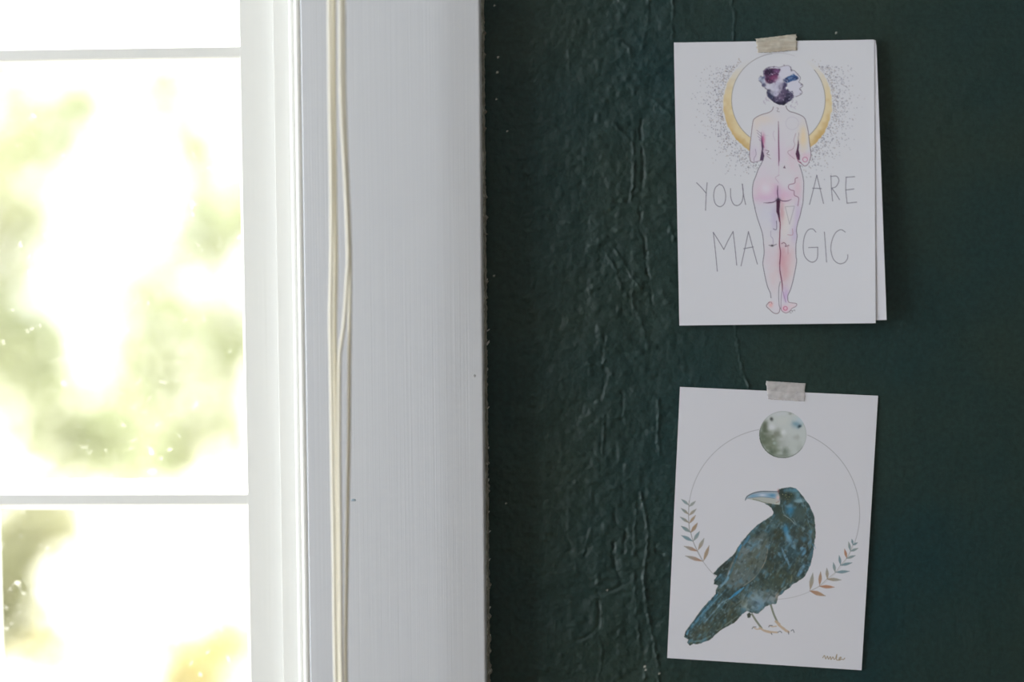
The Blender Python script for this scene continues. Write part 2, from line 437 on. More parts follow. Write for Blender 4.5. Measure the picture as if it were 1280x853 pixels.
# stop moulding, jamb, head, sill
stop_l = px(347.5, 426, -.004).x
prism('stop', [(-.004, stop_l + .0002), (-.0038, stop_l), (YS + .002, stop_l), (YS + .002, win_r), (-.004, win_r)], 'z', z_bot - .06, z_top + .06, M['sash'], win)
box('jamb', (sash_r - .001, YS + .002, z_bot - .06), (win_r + .0005, WT, z_top + .06), M['sash'], win)
box('jamb', (win_l - .0005, -.004, z_bot - .06), (st_in_l - .044, WT, z_top + .06), M['sash'], win)
box('head', (win_l, -.004, z_top + .059), (win_r, WT, win_t + .001), M['sash'], win)
box('sill', (win_l, -.004, win_b - .001), (win_r, WT + .03, z_bot - .059), M['sash'], win)

# casing boards
tr1 = empty('trim_1', (cas_l, 0, win_b)); tag(tr1, 'pale grey vertical window casing board with brushed paint between window and dark wall', 'trim', kind='structure')
cz0, cz1 = win_b - .02, win_t + .02
box('board', (cas_l, Y_CAS, cz0), (cas_r, 0.0005, cz1), M['casing'], tr1, bev=.0012, seg=3, smooth=False)
# bead along the inner edge: two slim rounded strips that catch the window light
xb0 = px(366, 426, -.016).x; xb1 = cas_l + .0006
mid = (xb0 * .52 + xb1 * .48)


def round_strip(x0, x1, yf, yb, n=7):
    p = []; r = (x1 - x0) / 2; cx = (x0 + x1) / 2
    for k in range(n + 1):
        a = math.pi * k / n
        p.append((yf + r - r * math.sin(a), cx - r * math.cos(a)))
    return p + [(yb, x1), (yb, x0)]


prism('bead', round_strip(mid, xb1, -.0235, 0.0), 'z', cz0, cz1, M['bead'], tr1)
prism('bead', round_strip(xb0, mid, -.0165, 0.0), 'z', cz0, cz1, M['bead'], tr1)
# nail hole and scuff on the board
c = px(593.3, 470, Y_CAS)
bm = bmesh.new(); bmesh.ops.create_cone(bm, cap_ends=True, segments=10, radius1=.0010, radius2=.0006, depth=.0006, matrix=Matrix.Translation(c) @ Matrix.Rotation(math.pi / 2, 4, 'X'))
hm, nt, b_ = mat('nail_dimple', (0.35, 0.35, 0.36), 0.7); from_bm('nail_head', bm, hm, tr1)
c = px(442, 625.5, Y_CAS)
bm = bmesh.new(); bmesh.ops.create_uvsphere(bm, u_segments=10, v_segments=6, radius=1, matrix=Matrix.Translation(c) @ Matrix.Diagonal((.0016, .0003, .0009, 1)))
hm, nt, b_ = mat('blue_paint_smear', (0.33, 0.40, 0.47), 0.6); from_bm('paint_smear', bm, hm, tr1, True)
# ragged filler line between casing edge and wall
bm = bmesh.new(); random.seed(3); prev = None
zz = cz0
while zz < cz1:
    wdt = .0009 + .0007 * random.random() + (.0012 if random.random() < .08 else 0)
    ring = [bm.verts.new((cas_r - .0008, -.0125, zz)), bm.verts.new((cas_r + wdt * .45, -.0115 + .001 * random.random(), zz)), bm.verts.new((cas_r + wdt, -.002 - .001 * random.random(), zz)), bm.verts.new((cas_r + wdt, .0005, zz))]
    if prev:
        for k in range(3): bm.faces.new((prev[k], prev[k + 1], ring[k + 1], ring[k]))
    prev = ring; zz += .0007 + .0016 * random.random()
from_bm('filler_seam', bm, M['filler'], tr1)
random.seed(11)
for (x, y, s) in [(608.5, 350, 1.2), (610, 413, 1.6), (609.5, 429, 2.4), (609, 462, 1.4), (610, 510, 1.2), (610.5, 560, 1.3), (610.6, 600, 1.2), (611, 640, 1.2), (611.4, 665, 1.3), (611.6, 700, 1.2), (611.8, 735, 1.2), (612, 760, 1.5), (612.4, 795, 1.5), (612.6, 838, 1.3)]:
    c = px(x + .3, y, -.0015); bm = bmesh.new()
    bmesh.ops.create_icosphere(bm, subdivisions=1, radius=1, matrix=Matrix.Translation(c) @ Matrix.Rotation(random.random(), 4, 'Y') @ Matrix.Diagonal((.00032 * s, .0016, .0006 * s * (1 + random.random()), 1)))
    from_bm('paint_chip', bm, M['bead'], tr1)
# left casing, head casing, stool: the rest of the frame around the window
tr2 = box('trim_2', (win_l - .114, Y_CAS, cz0), (win_l + .004, .0005, cz1), M['casing'], bev=.0012, seg=3); tag(tr2, 'pale grey casing board on the far side of the window', 'trim', kind='structure')
tr3 = box('trim_3', (win_l - .12, Y_CAS - .004, cz1), (cas_r + .006, .0005, cz1 + .115), M['casing'], bev=.0012, seg=3); tag(tr3, 'pale grey head casing board above the window', 'trim', kind='structure')
tr4 = box('trim_4', (win_l - .13, -.06, cz0 - .03), (cas_r + .016, .0005, cz0), M['casing'], bev=.002, seg=3); tag(tr4, 'pale grey window stool board below the window', 'trim', kind='structure')

# ------------------------------------------------------------------ blind cords in front of the casing
def tube(name, pts, r, mt, seg=10, parent=None):
    P = [Vector(p) for p in pts]; bm = bmesh.new(); prev = None; first = None
    for i, p in enumerate(P):
        t = (P[min(i + 1, len(P) - 1)] - P[max(i - 1, 0)]).normalized(); a = t.cross(Vector((0, 1, 0))).normalized(); b_ = t.cross(a)
        ring = [bm.verts.new(p + (a * math.cos(2 * math.pi * k / seg) + b_ * math.sin(2 * math.pi * k / seg)) * r) for k in range(seg)]
        if prev:
            for k in range(seg): bm.faces.new((prev[k], prev[(k + 1) % seg], ring[(k + 1) % seg], ring[k]))
        else: first = ring
        prev = ring
    bm.faces.new(first[::-1]); bm.faces.new(prev)
    return from_bm(name, bm, mt, parent, True)


z_hi = cz1 + .05
cords = [
    ([(411.8, 0), (413.0, 120), (414.6, 240), (414.4, 320), (413.2, 400), (413.8, 440), (415.4, 560), (417.6, 700), (420, 853)], -.074, .00128, 'cream blind cord hanging straight down the casing, nearest the window sash'),
    ([(417.2, 0), (417.6, 120), (418.6, 240), (419.8, 320), (418.8, 400), (419.0, 440), (421.0, 560), (423.2, 700), (425.6, 853)], -.071, .00128, 'cream blind cord lying against its twin, second from the window sash'),
    ([(425.8, 0), (426.6, 120), (432.5, 240), (435.3, 320), (433.8, 350), (430.6, 400), (426.6, 430), (424.4, 455), (424.0, 560), (425.6, 700), (427.2, 853)], -.075, .00118, 'cream blind cord slanting across from the outer strand to the inner pair'),
    ([(429.6, 0), (430.4, 120), (434.8, 240), (437.6, 320), (437.2, 400), (436.8, 450), (436.0, 560), (433.6, 700), (432.6, 853)], -.071, .00115, 'thin cream blind cord hanging loose and bowed, farthest from the window sash'),
]
blind = empty('window_blind', (cas_l, Y_CAS - .03, z_hi)); tag(blind, 'cream pull cords of the window blind hanging in front of the grey casing board', 'blind')
box('headrail', (win_l - .1, Y_CAS - .072, z_hi - .012), (cas_r - .01, Y_CAS - .004, z_hi + .03), M['bead'], blind, bev=.002)
for k, (pp, yy, r, lab) in enumerate(cords):
    q = [px(x, y, yy) for x, y in pp]
    top = q[0] + (q[0] - q[1]).normalized() * .05; top2 = Vector((top.x - .004, yy, z_hi - .010))
    bot = Vector((q[-1].x + .003, yy, q[-1].z - .09)); bot2 = Vector((q[-1].x + .004 + .002 * k, yy, q[-1].z - .20 - .01 * k))
    pts = catmull([top2, top] + q + [bot, bot2], 10)
    tag(tube('pull_cord', [tuple(p) for p in pts], r, M['cord'], 10, blind), lab)

# ------------------------------------------------------------------ painting helper for the flat prints
PAPER = np.array((198, 195.5, 199.0))


class Sheet:
    """ink colours on a fine grid; art is given in the photograph's pixels, the sheet keeps its own (u, v)"""

    def __init__(s, corners, res, off):
        s.res = res
        tl, tr_, br, bl = [np.array(c, float) for c in corners]
        nu = int(np.hypot(*(tr_ - tl)) * res); nv = int(np.hypot(*(bl - tl)) * res)
        s.nu, s.nv = nu, nv
        src = [(0, 0), (1, 0), (1, 1), (0, 1)]; A = []; bb = []
        for (u, v), (x, y) in zip(src, (tl, tr_, br, bl)):
            A.append([u, v, 1, 0, 0, 0, -u * x, -v * x]); bb.append(x); A.append([0, 0, 0, u, v, 1, -u * y, -v * y]); bb.append(y)
        hh = np.linalg.solve(np.array(A), np.array(bb))
        U, V = np.meshgrid(np.linspace(0, 1, nu + 1), np.linspace(0, 1, nv + 1)); s.U, s.V = U, V
        dn = hh[6] * U + hh[7] * V + 1
        s.X = (hh[0] * U + hh[1] * V + hh[2]) / dn; s.Y = (hh[3] * U + hh[4] * V + hh[5]) / dn
        s.off = off(U, V); s.P = px_arr(s.X, s.Y, -s.off)
        s.c = np.ones(U.shape + (3,)) * PAPER
        s.reg = np.zeros(U.shape, np.int16); s.names = ['']

    def region(s, name):
        s.names.append(name); s.cur = len(s.names) - 1

    cur = 0

    def win(s, pts, pad):
        a = np.min(pts, 0) - pad; b_ = np.max(pts, 0) + pad
        h = s.X[s.nv // 2]; i0 = max(int((a[0] - s.X.min()) * s.res) - 30, 0); i1 = min(int((b_[0] - s.X.min()) * s.res) + 30, s.nu + 1)
        j0 = max(int((a[1] - s.Y.min()) * s.res) - 30, 0); j1 = min(int((b_[1] - s.Y.min()) * s.res) + 30, s.nv + 1)
        return slice(j0, max(j1, j0)), slice(i0, max(i1, i0))

    def put(s, sl, a, col, clip=None):
        if clip is not None: a = a * clip[sl]
        col = np.asarray(col, float)
        s.c[sl] = s.c[sl] * (1 - a[..., None]) + col * a[..., None]
        if s.cur: s.reg[sl][a > 0.28] = s.cur

    def stroke(s, pts, wd, col, al=1.0, clip=None, smooth=True, taper=0.0):
        q = catmull(pts, 6) if smooth and len(pts) > 2 else np.array(pts, float)
        sl = s.win(q, wd + 2); X, Y = s.X[sl], s.Y[sl]
        if X.size == 0: return
        best = np.full(X.shape, 1e9); n = len(q) - 1
        for i in range(n):
            (x0, y0), (x1, y1) = q[i], q[i + 1]; dx, dy = x1 - x0, y1 - y0; L = dx * dx + dy * dy + 1e-9
            t = np.clip(((X - x0) * dx + (Y - y0) * dy) / L, 0, 1)
            k = (i + t) / n; hw = wd / 2 * (1 - taper * (2 * k - 1) ** 2)
            best = np.minimum(best, np.hypot(X - x0 - t * dx, Y - y0 - t * dy) - hw)
        s.put(sl, np.clip(0.35 - best / 0.75, 0, 1) * al, col, clip)

    def fill(s, pts, col, al=1.0, soft=0.6, clip=None, smooth=False, wob=0.0, col2=None, vdir=None):
        q = np.array(pts, float)
        if smooth: q = catmull(list(pts) + [pts[0]], 5)[:-1]
        sl = s.win(q, soft * 2 + 2); X, Y = s.X[sl], s.Y[sl]
        if X.size == 0: return None
        if wob: X = X + (vnoise(X, Y, 1 / 3., 21) - .5) * wob; Y = Y + (vnoise(X, Y, 1 / 3., 22) - .5) * wob
        ins = np.zeros(X.shape, bool); n = len(q)
        for i in range(n):
            (x0, y0), (x1, y1) = q[i], q[(i + 1) % n]
            c = ((y0 > Y) != (y1 > Y)); xx = (x1 - x0) * (Y - y0) / (y1 - y0 + 1e-12) + x0
            ins ^= c & (X < xx)
        d = dist_poly(X, Y, np.vstack([q, q[:1]])); sd_ = np.where(ins, d, -d)
        a = np.clip(0.5 + sd_ / (2 * soft), 0, 1) * al
        if col2 is not None:
            t = np.clip(((X - vdir[0]) * (vdir[2] - vdir[0]) + (Y - vdir[1]) * (vdir[3] - vdir[1])) / ((vdir[2] - vdir[0]) ** 2 + (vdir[3] - vdir[1]) ** 2), 0, 1)[..., None]
            col = np.array(col) * (1 - t) + np.array(col2) * t
        s.put(sl, a, col, clip)
        full = np.zeros(s.X.shape); full[sl] = (a > 0.3) * 1.0
        return full

    def blob(s, cx, cy, rx, ry, col, al=1.0, rot=0.0, clip=None, p=2.0, wob=0.0):
        R_ = max(rx, ry); sl = s.win(np.array([(cx - R_, cy - R_), (cx + R_, cy + R_)]), R_); X, Y = s.X[sl] - cx, s.Y[sl] - cy
        if X.size == 0: return
        a = math.radians(rot); x = X * math.cos(a) + Y * math.sin(a); y = -X * math.sin(a) + Y * math.cos(a)
        d = np.hypot(x / rx, y / ry)
        if wob: d = d + (vnoise(s.X[sl], s.Y[sl], 1 / 3.5, 31) - .5) * wob
        s.put(sl, np.exp(-np.maximum(d, 0) ** p * 1.2) * al, col, clip)

    def mute(s, k):
        g = s.c @ np.array((.3, .59, .11)); s.c = g[..., None] + (s.c - g[..., None]) * k

    def mesh(s, name, sub_parent_name, thick, parent):
        L = lin(s.c) / lin(PAPER) * np.array((0.735, 0.737, 0.815)); L = np.clip(L, 0, 0.86)
        col = np.concatenate([L, np.ones(L.shape[:2] + (1,))], -1).reshape(-1, 4).astype(np.float32)
        nu, nv = s.nu, s.nv; idx = np.arange((nu + 1) * (nv + 1)).reshape(nv + 1, nu + 1)
        F = np.stack([idx[:-1, :-1], idx[1:, :-1], idx[1:, 1:], idx[:-1, 1:]], -1).reshape(-1, 4)
        r4 = s.reg.ravel()[F]; reg = np.where((r4 == r4[:, :1]).sum(1) >= 3, r4[:, 0], r4[:, 1])
        V = s.P.reshape(-1, 3)

        def sub(nm, faces, par, extra=None):
            u, inv = np.unique(faces, return_inverse=True); f = inv.reshape(faces.shape); v = V[u]; cc = col[u]
            if extra is not None:
                ev, ef, ec = extra; f = np.vstack([f, ef + len(v)]); v = np.vstack([v, ev]); cc = np.vstack([cc, ec])
            me = grid_mesh(nm, v, f)
            at_ = me.attributes.new('ink', 'FLOAT_COLOR', 'POINT'); at_.data.foreach_set('color', cc.ravel())
            me.polygons.foreach_set('use_smooth', np.ones(len(f), bool))
            return link(nm, me, M['print'], par)

        # back face and edges: a coarse copy of the sheet set back by its thickness
        k = 12; ui = np.unique(np.linspace(0, nu, k + 1).astype(int)); vi = np.unique(np.linspace(0, nv, k + 1).astype(int))
        bk = s.P[np.ix_(vi, ui)].copy(); bk[..., 1] += thick; n = len(ui); mrow = len(vi)
        bi = np.arange(n * mrow).reshape(mrow, n); ef = [np.stack([bi[:-1, :-1], bi[:-1, 1:], bi[1:, 1:], bi[1:, :-1]], -1).reshape(-1, 4)]
        ev = [bk.reshape(-1, 3)]; base = n * mrow
        fr = s.P[np.ix_(vi, ui)]
        for a_, b_ in ((bk[0], fr[0]), (bk[-1], fr[-1]), (bk[:, 0], fr[:, 0]), (bk[:, -1], fr[:, -1])):
            m_ = len(a_); ev += [a_, b_]; i_ = np.arange(m_ - 1)
            ef.append(np.stack([base + i_, base + i_ + 1, base + m_ + i_ + 1, base + m_ + i_], -1)); base += 2 * m_
        ev = np.vstack(ev); ef = np.vstack(ef); ec = np.ones((len(ev), 4), np.float32) * np.array((0.735, 0.737, 0.815, 1), np.float32)
        main = sub(name, F[reg == 0], parent, (ev, ef, ec))
        for k, nm in enumerate(s.names):
            if k and (reg == k).any(): sub(nm, F[reg == k], main)
        return main


def ZM(ox, oy, sc):
    return lambda *p: [(ox + x / sc, oy + y / sc) for x, y in p]


# ------------------------------------------------------------------ upper card: folded greeting card
def off_front(U, V):
    return 0.0011 + 0.0085 * V ** 1.2 * (0.35 + 0.65 * U) * (1 - .35 * V ** 4) + 0.0040 * U ** 2


card = empty('greeting_card', tuple(px(970, 406, -.001)))
tag(card, 'folded white greeting card lettered YOU ARE MAGIC with a figure and golden crescent', 'card')
S = Sheet([(842.3, 53.2), (1092.6, 49.6), (1094.6, 404.2), (849.2, 407.2)], 1.7, off_front)
INK = (92, 88, 106)
random.seed(5)
# stipple around the crescent
OC, OR = (972, 130), 68.0
IC, IR = (973, 125), 58.5
for k in range(1500):
    a = random.uniform(-0.75, math.pi + 0.75); d = OR + 1 + abs(random.gauss(0, 15))
    x, y = OC[0] + d * math.cos(a), OC[1] + d * math.sin(a) * 1.02
    if y < 82 or y > 236 or d > OR + 44 or (925 < x < 1028 and y > 222): continue
    al_ = random.uniform(.35, .85) * (1 - .5 * (d - OR) / 44)
    S.blob(x, y, random.uniform(.5, .85), random.uniform(.5, .85), random.choice([(96, 94, 120), (110, 104, 118), (140, 118, 112), (84, 84, 112)]), al_)
for k in range(160):
    a = random.choice([random.uniform(-0.9, .3), math.pi + random.uniform(-.3, .9)]); d = OR + 1 + abs(random.gauss(0, 4))
    S.blob(OC[0] + d * math.cos(a), OC[1] + d * math.sin(a), .6, .6, (150, 128, 116), .5)
# golden crescent
S.region('crescent_moon_print')
DX, DY = S.X - OC[0], S.Y - OC[1]; d_out = OR - np.hypot(DX, DY) + (vnoise(S.X, S.Y, 1 / 3, 41) - .5) * 1.6; d_in = np.hypot(S.X - IC[0], S.Y - IC[1]) - IR
a_ = np.clip(d_out / 1.2 + .5, 0, 1) * np.clip(d_in / .8 + .5, 0, 1)
low = np.clip((S.Y - 84) / 34, 0, 1); a_ = a_ * (0.15 + .85 * low) * np.clip((S.Y - 74) / 14, 0, 1)
deep = np.clip((S.Y - 120) / 60, 0, 1) * np.clip(1 - d_out / 9, 0, 1) + (vnoise(S.X, S.Y, 1 / 5, 42) - .5) * .5
deep = np.clip(deep, 0, 1)[..., None]
gold = np.array((214, 188, 134)) * (1 - deep) + np.array((196, 146, 62)) * deep
S.put((slice(None), slice(None)), a_ * .95, gold)
arc = lambda a0, a1, r=IR, c=IC, n=26: [(c[0] + r * math.cos(math.radians(a0 + (a1 - a0) * k / n)), c[1] + r * math.sin(math.radians(a0 + (a1 - a0) * k / n))) for k in range(n + 1)]
S.stroke(arc(-40, 50), .9, (110, 104, 112), .85, smooth=False)
S.stroke(arc(128, 262), .9, (118, 110, 116), .75, smooth=False)
S.stroke(arc(262, 290), .8, (160, 152, 160), .5, smooth=False)

# figure seen from behind
S.region('figure_print')
B1, B2, B3, B4 = ZM(925, 130, 12.19), ZM(925, 195, 12.19), ZM(925, 260, 12.19), ZM(925, 325, 11.37)
left = B1((510, 45), (490, 95), (440, 130), (340, 160), (270, 190), (220, 225), (200, 260), (185, 350), (170, 480), (155, 620), (145, 760)) + B2((150, 30), (165, 85), (200, 100), (300, 75), (345, 70), (320, 130), (280, 200), (240, 310), (205, 400), (190, 500), (190, 600), (205, 700), (230, 800))
left += B3((225, 0), (260, 140), (300, 260), (335, 370), (350, 450), (360, 560), (368, 680), (355, 780)) + B4((330, 0), (325, 60), (345, 180), (370, 300), (395, 390), (430, 470), (440, 540), (415, 600), (375, 655), (420, 705), (470, 750), (520, 765), (555, 745), (570, 690))
right = B1((700, 30), (715, 75), (760, 115), (830, 135), (930, 175), (985, 220), (1010, 290), (1030, 370), (1045, 460), (1060, 600), (1075, 700), (1080, 790)) + B2((1065, 60), (1035, 125), (990, 155), (950, 130), (915, 90), (900, 130), (930, 210), (955, 300), (970, 400), (970, 500), (965, 600), (960, 700), (940, 800))
right += B3((940, 0), (915, 120), (880, 230), (860, 340), (870, 430), (855, 540), (850, 640), (855, 750)) + B4((805, 0), (795, 90), (770, 220), (745, 330), (715, 430), (680, 510), (680, 570), (700, 605), (800, 622), (795, 660), (740, 690), (700, 735), (650, 755), (598, 728), (580, 690))
body = S.fill(left + right[::-1], (198, 192, 197), 1.0, .5)
cb = body
PK, LIL, PEACH, MAR, NAV = (210, 164, 190), (186, 170, 198), (214, 190, 168), (92, 34, 70), (52, 38, 66)


def Bb(f, x, y, rx, ry, col, al_, rot=0, sc=12.19, p=2.0, wob=.3):
    (cx, cy), = f((x, y)); S.blob(cx, cy, rx / sc, ry / sc, col, al_, rot, clip=cb, p=p, wob=wob)


for args in [(B1, 360, 240, 190, 90, PEACH, .55), (B1, 960, 520, 70, 190, (222, 188, 132), .8), (B1, 250, 330, 60, 150, PEACH, .35), (B1, 560, 520, 330, 320, (204, 194, 200), .5),
             (B1, 200, 760, 80, 120, (198, 168, 196), .5), (B1, 1010, 800, 80, 70, (214, 160, 186), .55), (B1, 350, 540, 34, 90, (196, 92, 140), .85), (B1, 360, 700, 50, 120, (190, 140, 176), .5),
             (B1, 800, 760, 90, 110, (212, 160, 186), .5), (B1, 590, 760, 110, 200, (206, 176, 200), .5), (B2, 350, 250, 160, 160, (202, 184, 200), .5), (B2, 800, 150, 110, 120, (210, 176, 190), .5),
             (B2, 400, 540, 230, 190, (214, 166, 188), .85), (B2, 400, 640, 190, 70, (208, 150, 190), .7), (B2, 395, 500, 100, 110, (205, 198, 206), .8), (B2, 690, 600, 150, 120, (210, 156, 190), .8),
             (B2, 880, 470, 70, 200, (212, 164, 180), .6), (B2, 690, 420, 110, 120, (202, 194, 202), .5), (B2, 570, 560, 60, 130, (196, 140, 186), .6),
             (B3, 400, 80, 200, 230, (190, 188, 204), .6), (B3, 540, 150, 70, 230, (178, 160, 196), .7), (B3, 880, 120, 60, 260, (192, 168, 198), .8), (B3, 830, 400, 70, 160, (188, 166, 200), .7),
             (B3, 680, 180, 110, 300, (212, 196, 186), .6), (B3, 640, 60, 40, 200, (196, 128, 138), .6), (B3, 700, 760, 150, 220, (208, 158, 166), .75), (B3, 640, 780, 50, 200, (200, 120, 140), .6),
             (B3, 480, 760, 140, 200, (204, 176, 188), .5)]:
    Bb(*args)
for args in [(B4, 640, 150, 80, 230, (206, 146, 154), .75), (B4, 740, 140, 70, 200, (206, 182, 180), .5), (B4, 480, 260, 90, 200, (206, 176, 180), .6), (B4, 650, 500, 50, 120, (186, 146, 196), .75),
             (B4, 435, 640, 40, 40, (224, 150, 150), .85), (B4, 520, 660, 60, 80, (204, 186, 200), .5), (B4, 730, 650, 60, 45, (214, 178, 184), .7), (B4, 640, 700, 60, 50, (222, 150, 176), .7)]:
    Bb(*args, sc=11.37)
# outlines
S.stroke(left[:14], .95, (112, 84, 98), .9)
S.stroke(left[13:16], .9, (130, 96, 128), .8); S.stroke(left[15:-7], 1.0, (84, 78, 98), .9); S.stroke(left[-7:], .95, (110, 76, 92), .9)
S.stroke(right[:13], 1.0, (98, 76, 92), .9); S.stroke(right[12:17], .95, (120, 74, 104), .9); S.stroke(right[17:-8], 1.0, (84, 76, 96), .9); S.stroke(right[-9:], .9, (126, 84, 104), .85)
# spine, arm gaps, folds
S.stroke(B1((585, 265), (588, 420), (588, 560), (592, 700), (595, 853)) + B2((592, 80), (590, 150)), 1.7, (112, 40, 88), .9, taper=.6)
S.stroke(B2((590, 150), (592, 230), (580, 310)), .8, (190, 150, 176), .7)
S.fill(B1((322, 430), (335, 540), (362, 640), (350, 720), (370, 790), (356, 860), (302, 860), (318, 770), (332, 690), (324, 560)), (70, 44, 80), .95, .4)
S.stroke(B1((345, 500), (350, 600), (365, 660)), 1.6, (176, 60, 118), .6)
S.fill(B1((898, 435), (888, 520), (900, 620), (892, 700), (912, 780), (910, 860), (868, 840), (848, 760), (868, 680), (880, 600)), (78, 30, 66), .95, .4)
S.stroke(B2((870, 20), (890, 80), (930, 110)), 1.4, (150, 60, 96), .8)
for q in [((255, 400), (320, 450)), ((262, 440), (325, 500)), ((270, 490), (330, 545)), ((290, 540), (330, 575))]: S.stroke(B1(*q), .7, (120, 90, 130), .7)
S.stroke(B1((235, 690), (245, 770), (215, 830)) + B2((215, 80),), .8, (130, 100, 140), .8)
S.stroke(B1((390, 705), (440, 720), (410, 760), (450, 780)), .9, (96, 60, 92), .8); S.stroke(B1((410, 790), (470, 840)), .8, (140, 96, 120), .7)
S.stroke(B1((850, 450), (820, 560), (835, 620), (800, 690), (735, 720), (740, 760), (830, 840)), .8, (156, 104, 130), .75)
S.stroke(B1((520, 410), (505, 470), (535, 560)), .7, (170, 140, 170), .6); S.stroke(B1((350, 470), (430, 485)), .6, (170, 150, 170), .6)
S.stroke(arc(0, 350, 118 / 12.19 * .82, B1((795, 295))[0]), .7, (172, 158, 178), .6, smooth=False)
S.stroke(B1((560, 60), (585, 70), (565, 110), (600, 120)), .9, (128, 112, 126), .8)
S.fill(B2((655, 185), (680, 145), (695, 190)), (96, 60, 90), .85, .3)
S.stroke(arc(0, 360, 3.0, B2((992, 55))[0]), 1.0, (190, 84, 136), .9, smooth=False)
S.stroke(B2((880, 330), (842, 350), (832, 415), (750, 440), (740, 490), (775, 520), (822, 535), (830, 600), (892, 640), (882, 760)), 1.0, (140, 72, 112), .9)
S.stroke(B2((600, 290), (540, 330), (560, 370), (590, 410)), .8, (170, 130, 160), .7)
S.stroke(B2((575, 455), (572, 560), (580, 660)), 1.5, (80, 34, 78), .9, taper=.5)
S.stroke(B2((360, 716), (440, 715), (520, 700), (585, 645)), 1.2, (74, 34, 80), .95, taper=.7); S.stroke(B2((580, 645), (640, 684), (720, 686), (785, 662)), 1.2, (86, 36, 84), .95, taper=.7)
S.blob(*B2((582, 672))[0], 2.6, 2.6, (40, 24, 52), .95, clip=cb)
S.fill(B2((555, 680), (612, 680), (602, 860)) + B3((600, 0), (612, 200), (600, 215), (575, 110)) + B2((555, 853),), (64, 16, 50), .92, .5)
S.stroke(B3((600, 150), (612, 240), (606, 400), (602, 560), (616, 680), (606, 853)), 1.4, (120, 32, 62), .95)
S.stroke(B4((566, 0), (566, 130), (582, 240), (600, 350), (602, 440)), 1.5, (112, 36, 68), .95, taper=.4)
S.stroke(B4((572, 310), (552, 400), (550, 520), (556, 640), (570, 690)), .9, (96, 92, 108), .9); S.stroke(B4((598, 440), (585, 540), (582, 690)), .8, (110, 90, 120), .9)
S.stroke(B4((612, 450), (630, 530), (650, 600)), .9, (140, 84, 150), .8)
S.stroke(B2((690, 775), (830, 765)) + B3((755, 250),) + B2((690, 775),), .7, (130, 118, 134), .8, smooth=False)
S.stroke(B3((555, 200), (558, 310), (540, 335), (510, 320)), 1.0, (88, 72, 112), .85); S.stroke(B3((470, 350), (470, 430), (500, 470), (505, 550)), .8, (140, 120, 160), .8)
S.stroke(B3((440, 570), (490, 578), (555, 555)), .9, (84, 74, 96), .9); S.blob(*B3((490, 575))[0], 1.8, 1.2, (34, 28, 42), .95, clip=cb)
S.stroke(B3((800, 320), (800, 410), (725, 410)), .8, (170, 96, 120), .85)
S.stroke(B3((635, 545), (670, 530), (700, 560), (690, 590), (745, 570)), 1.1, (110, 56, 84), .85); S.stroke(B3((730, 580), (732, 700)), .8, (180, 110, 124), .8)
S.stroke(arc(0, 360, 2.4, B4((645, 690))[0]), 1.0, (196, 56, 110), .9, smooth=False)
S.stroke(B4((405, 610), (440, 600), (455, 625)), 1.0, (170, 80, 96), .8)
for q in [((700, 735), (735, 720), (745, 740)), ((740, 730), (775, 712), (780, 725)), ((705, 750), (730, 755))]: S.stroke(B4(*q), .9, (120, 112, 124), .8)
S.mute(.92)
# hair
S.region('hair_print')
Hh = ZM(920, 70, 11.636)
hair = Hh((330, 330), (350, 300), (400, 300), (395, 220), (430, 185), (480, 160), (560, 155), (620, 165), (650, 160), (700, 145), (760, 140), (800, 170), (800, 205), (850, 215), (900, 270), (935, 310), (930, 350), (915, 380), (960, 410), (970, 440), (925, 480), (960, 520), (945, 560), (880, 590), (850, 600), (820, 640), (760, 670), (700, 715), (630, 710), (560, 680), (510, 640), (460, 590), (445, 540), (455, 490), (420, 460), (380, 440), (370, 390), (330, 360))
ch = S.fill(hair, (192, 188, 200), 1, .5)
cb = ch


def Hb(x, y, rx, ry, col, al_, rot=0, wob=.5): S.blob(*Hh((x, y))[0], rx / 11.636, ry / 11.636, col, al_, rot, clip=ch, p=3, wob=wob)


S.fill(Hh((400, 250), (440, 195), (560, 180), (640, 190), (620, 250), (610, 320), (560, 390), (500, 415), (435, 370)), (84, 42, 82), .95, 1.0, ch, wob=2.4)
Hb(480, 240, 90, 60, (46, 26, 56), .8); Hb(550, 320, 70, 50, (142, 50, 98), .8); Hb(590, 220, 50, 30, (128, 84, 132), .7); Hb(470, 360, 50, 40, (80, 26, 60), .7); Hb(530, 268, 16, 12, (214, 190, 206), .8)
Hb(375, 360, 45, 70, (136, 146, 172), .85); Hb(405, 430, 35, 30, (66, 62, 96), .8); Hb(405, 310, 20, 20, (70, 78, 120), .8)
S.fill(Hh((695, 345), (755, 295), (840, 258), (905, 320), (880, 352), (800, 372), (740, 395)), (44, 80, 138), .95, .5, ch, wob=1.0)
Hb(730, 350, 45, 30, (28, 34, 74), .7); Hb(860, 320, 45, 25, (36, 56, 104), .6); Hb(775, 330, 22, 20, (120, 152, 190), .5); Hb(820, 275, 20, 14, (190, 200, 216), .6)
S.fill(Hh((445, 500), (480, 545), (540, 575), (600, 590), (650, 520), (690, 440), (700, 395), (745, 400), (730, 470), (770, 500), (830, 560), (838, 605), (790, 655), (700, 715), (630, 708), (560, 680), (500, 630), (455, 580)), (68, 60, 92), .95, .7, ch, wob=1.2)
Hb(600, 440, 90, 120, (172, 166, 190), .6); Hb(660, 480, 50, 90, (118, 104, 136), .6); Hb(520, 540, 60, 40, (112, 108, 140), .6); Hb(500, 590, 60, 40, (46, 58, 88), .7); Hb(640, 600, 70, 60, (118, 92, 122), .7); Hb(620, 690, 110, 30, (30, 26, 50), .9); Hb(760, 630, 60, 40, (34, 32, 58), .8); Hb(710, 420, 35, 60, (62, 54, 92), .7)
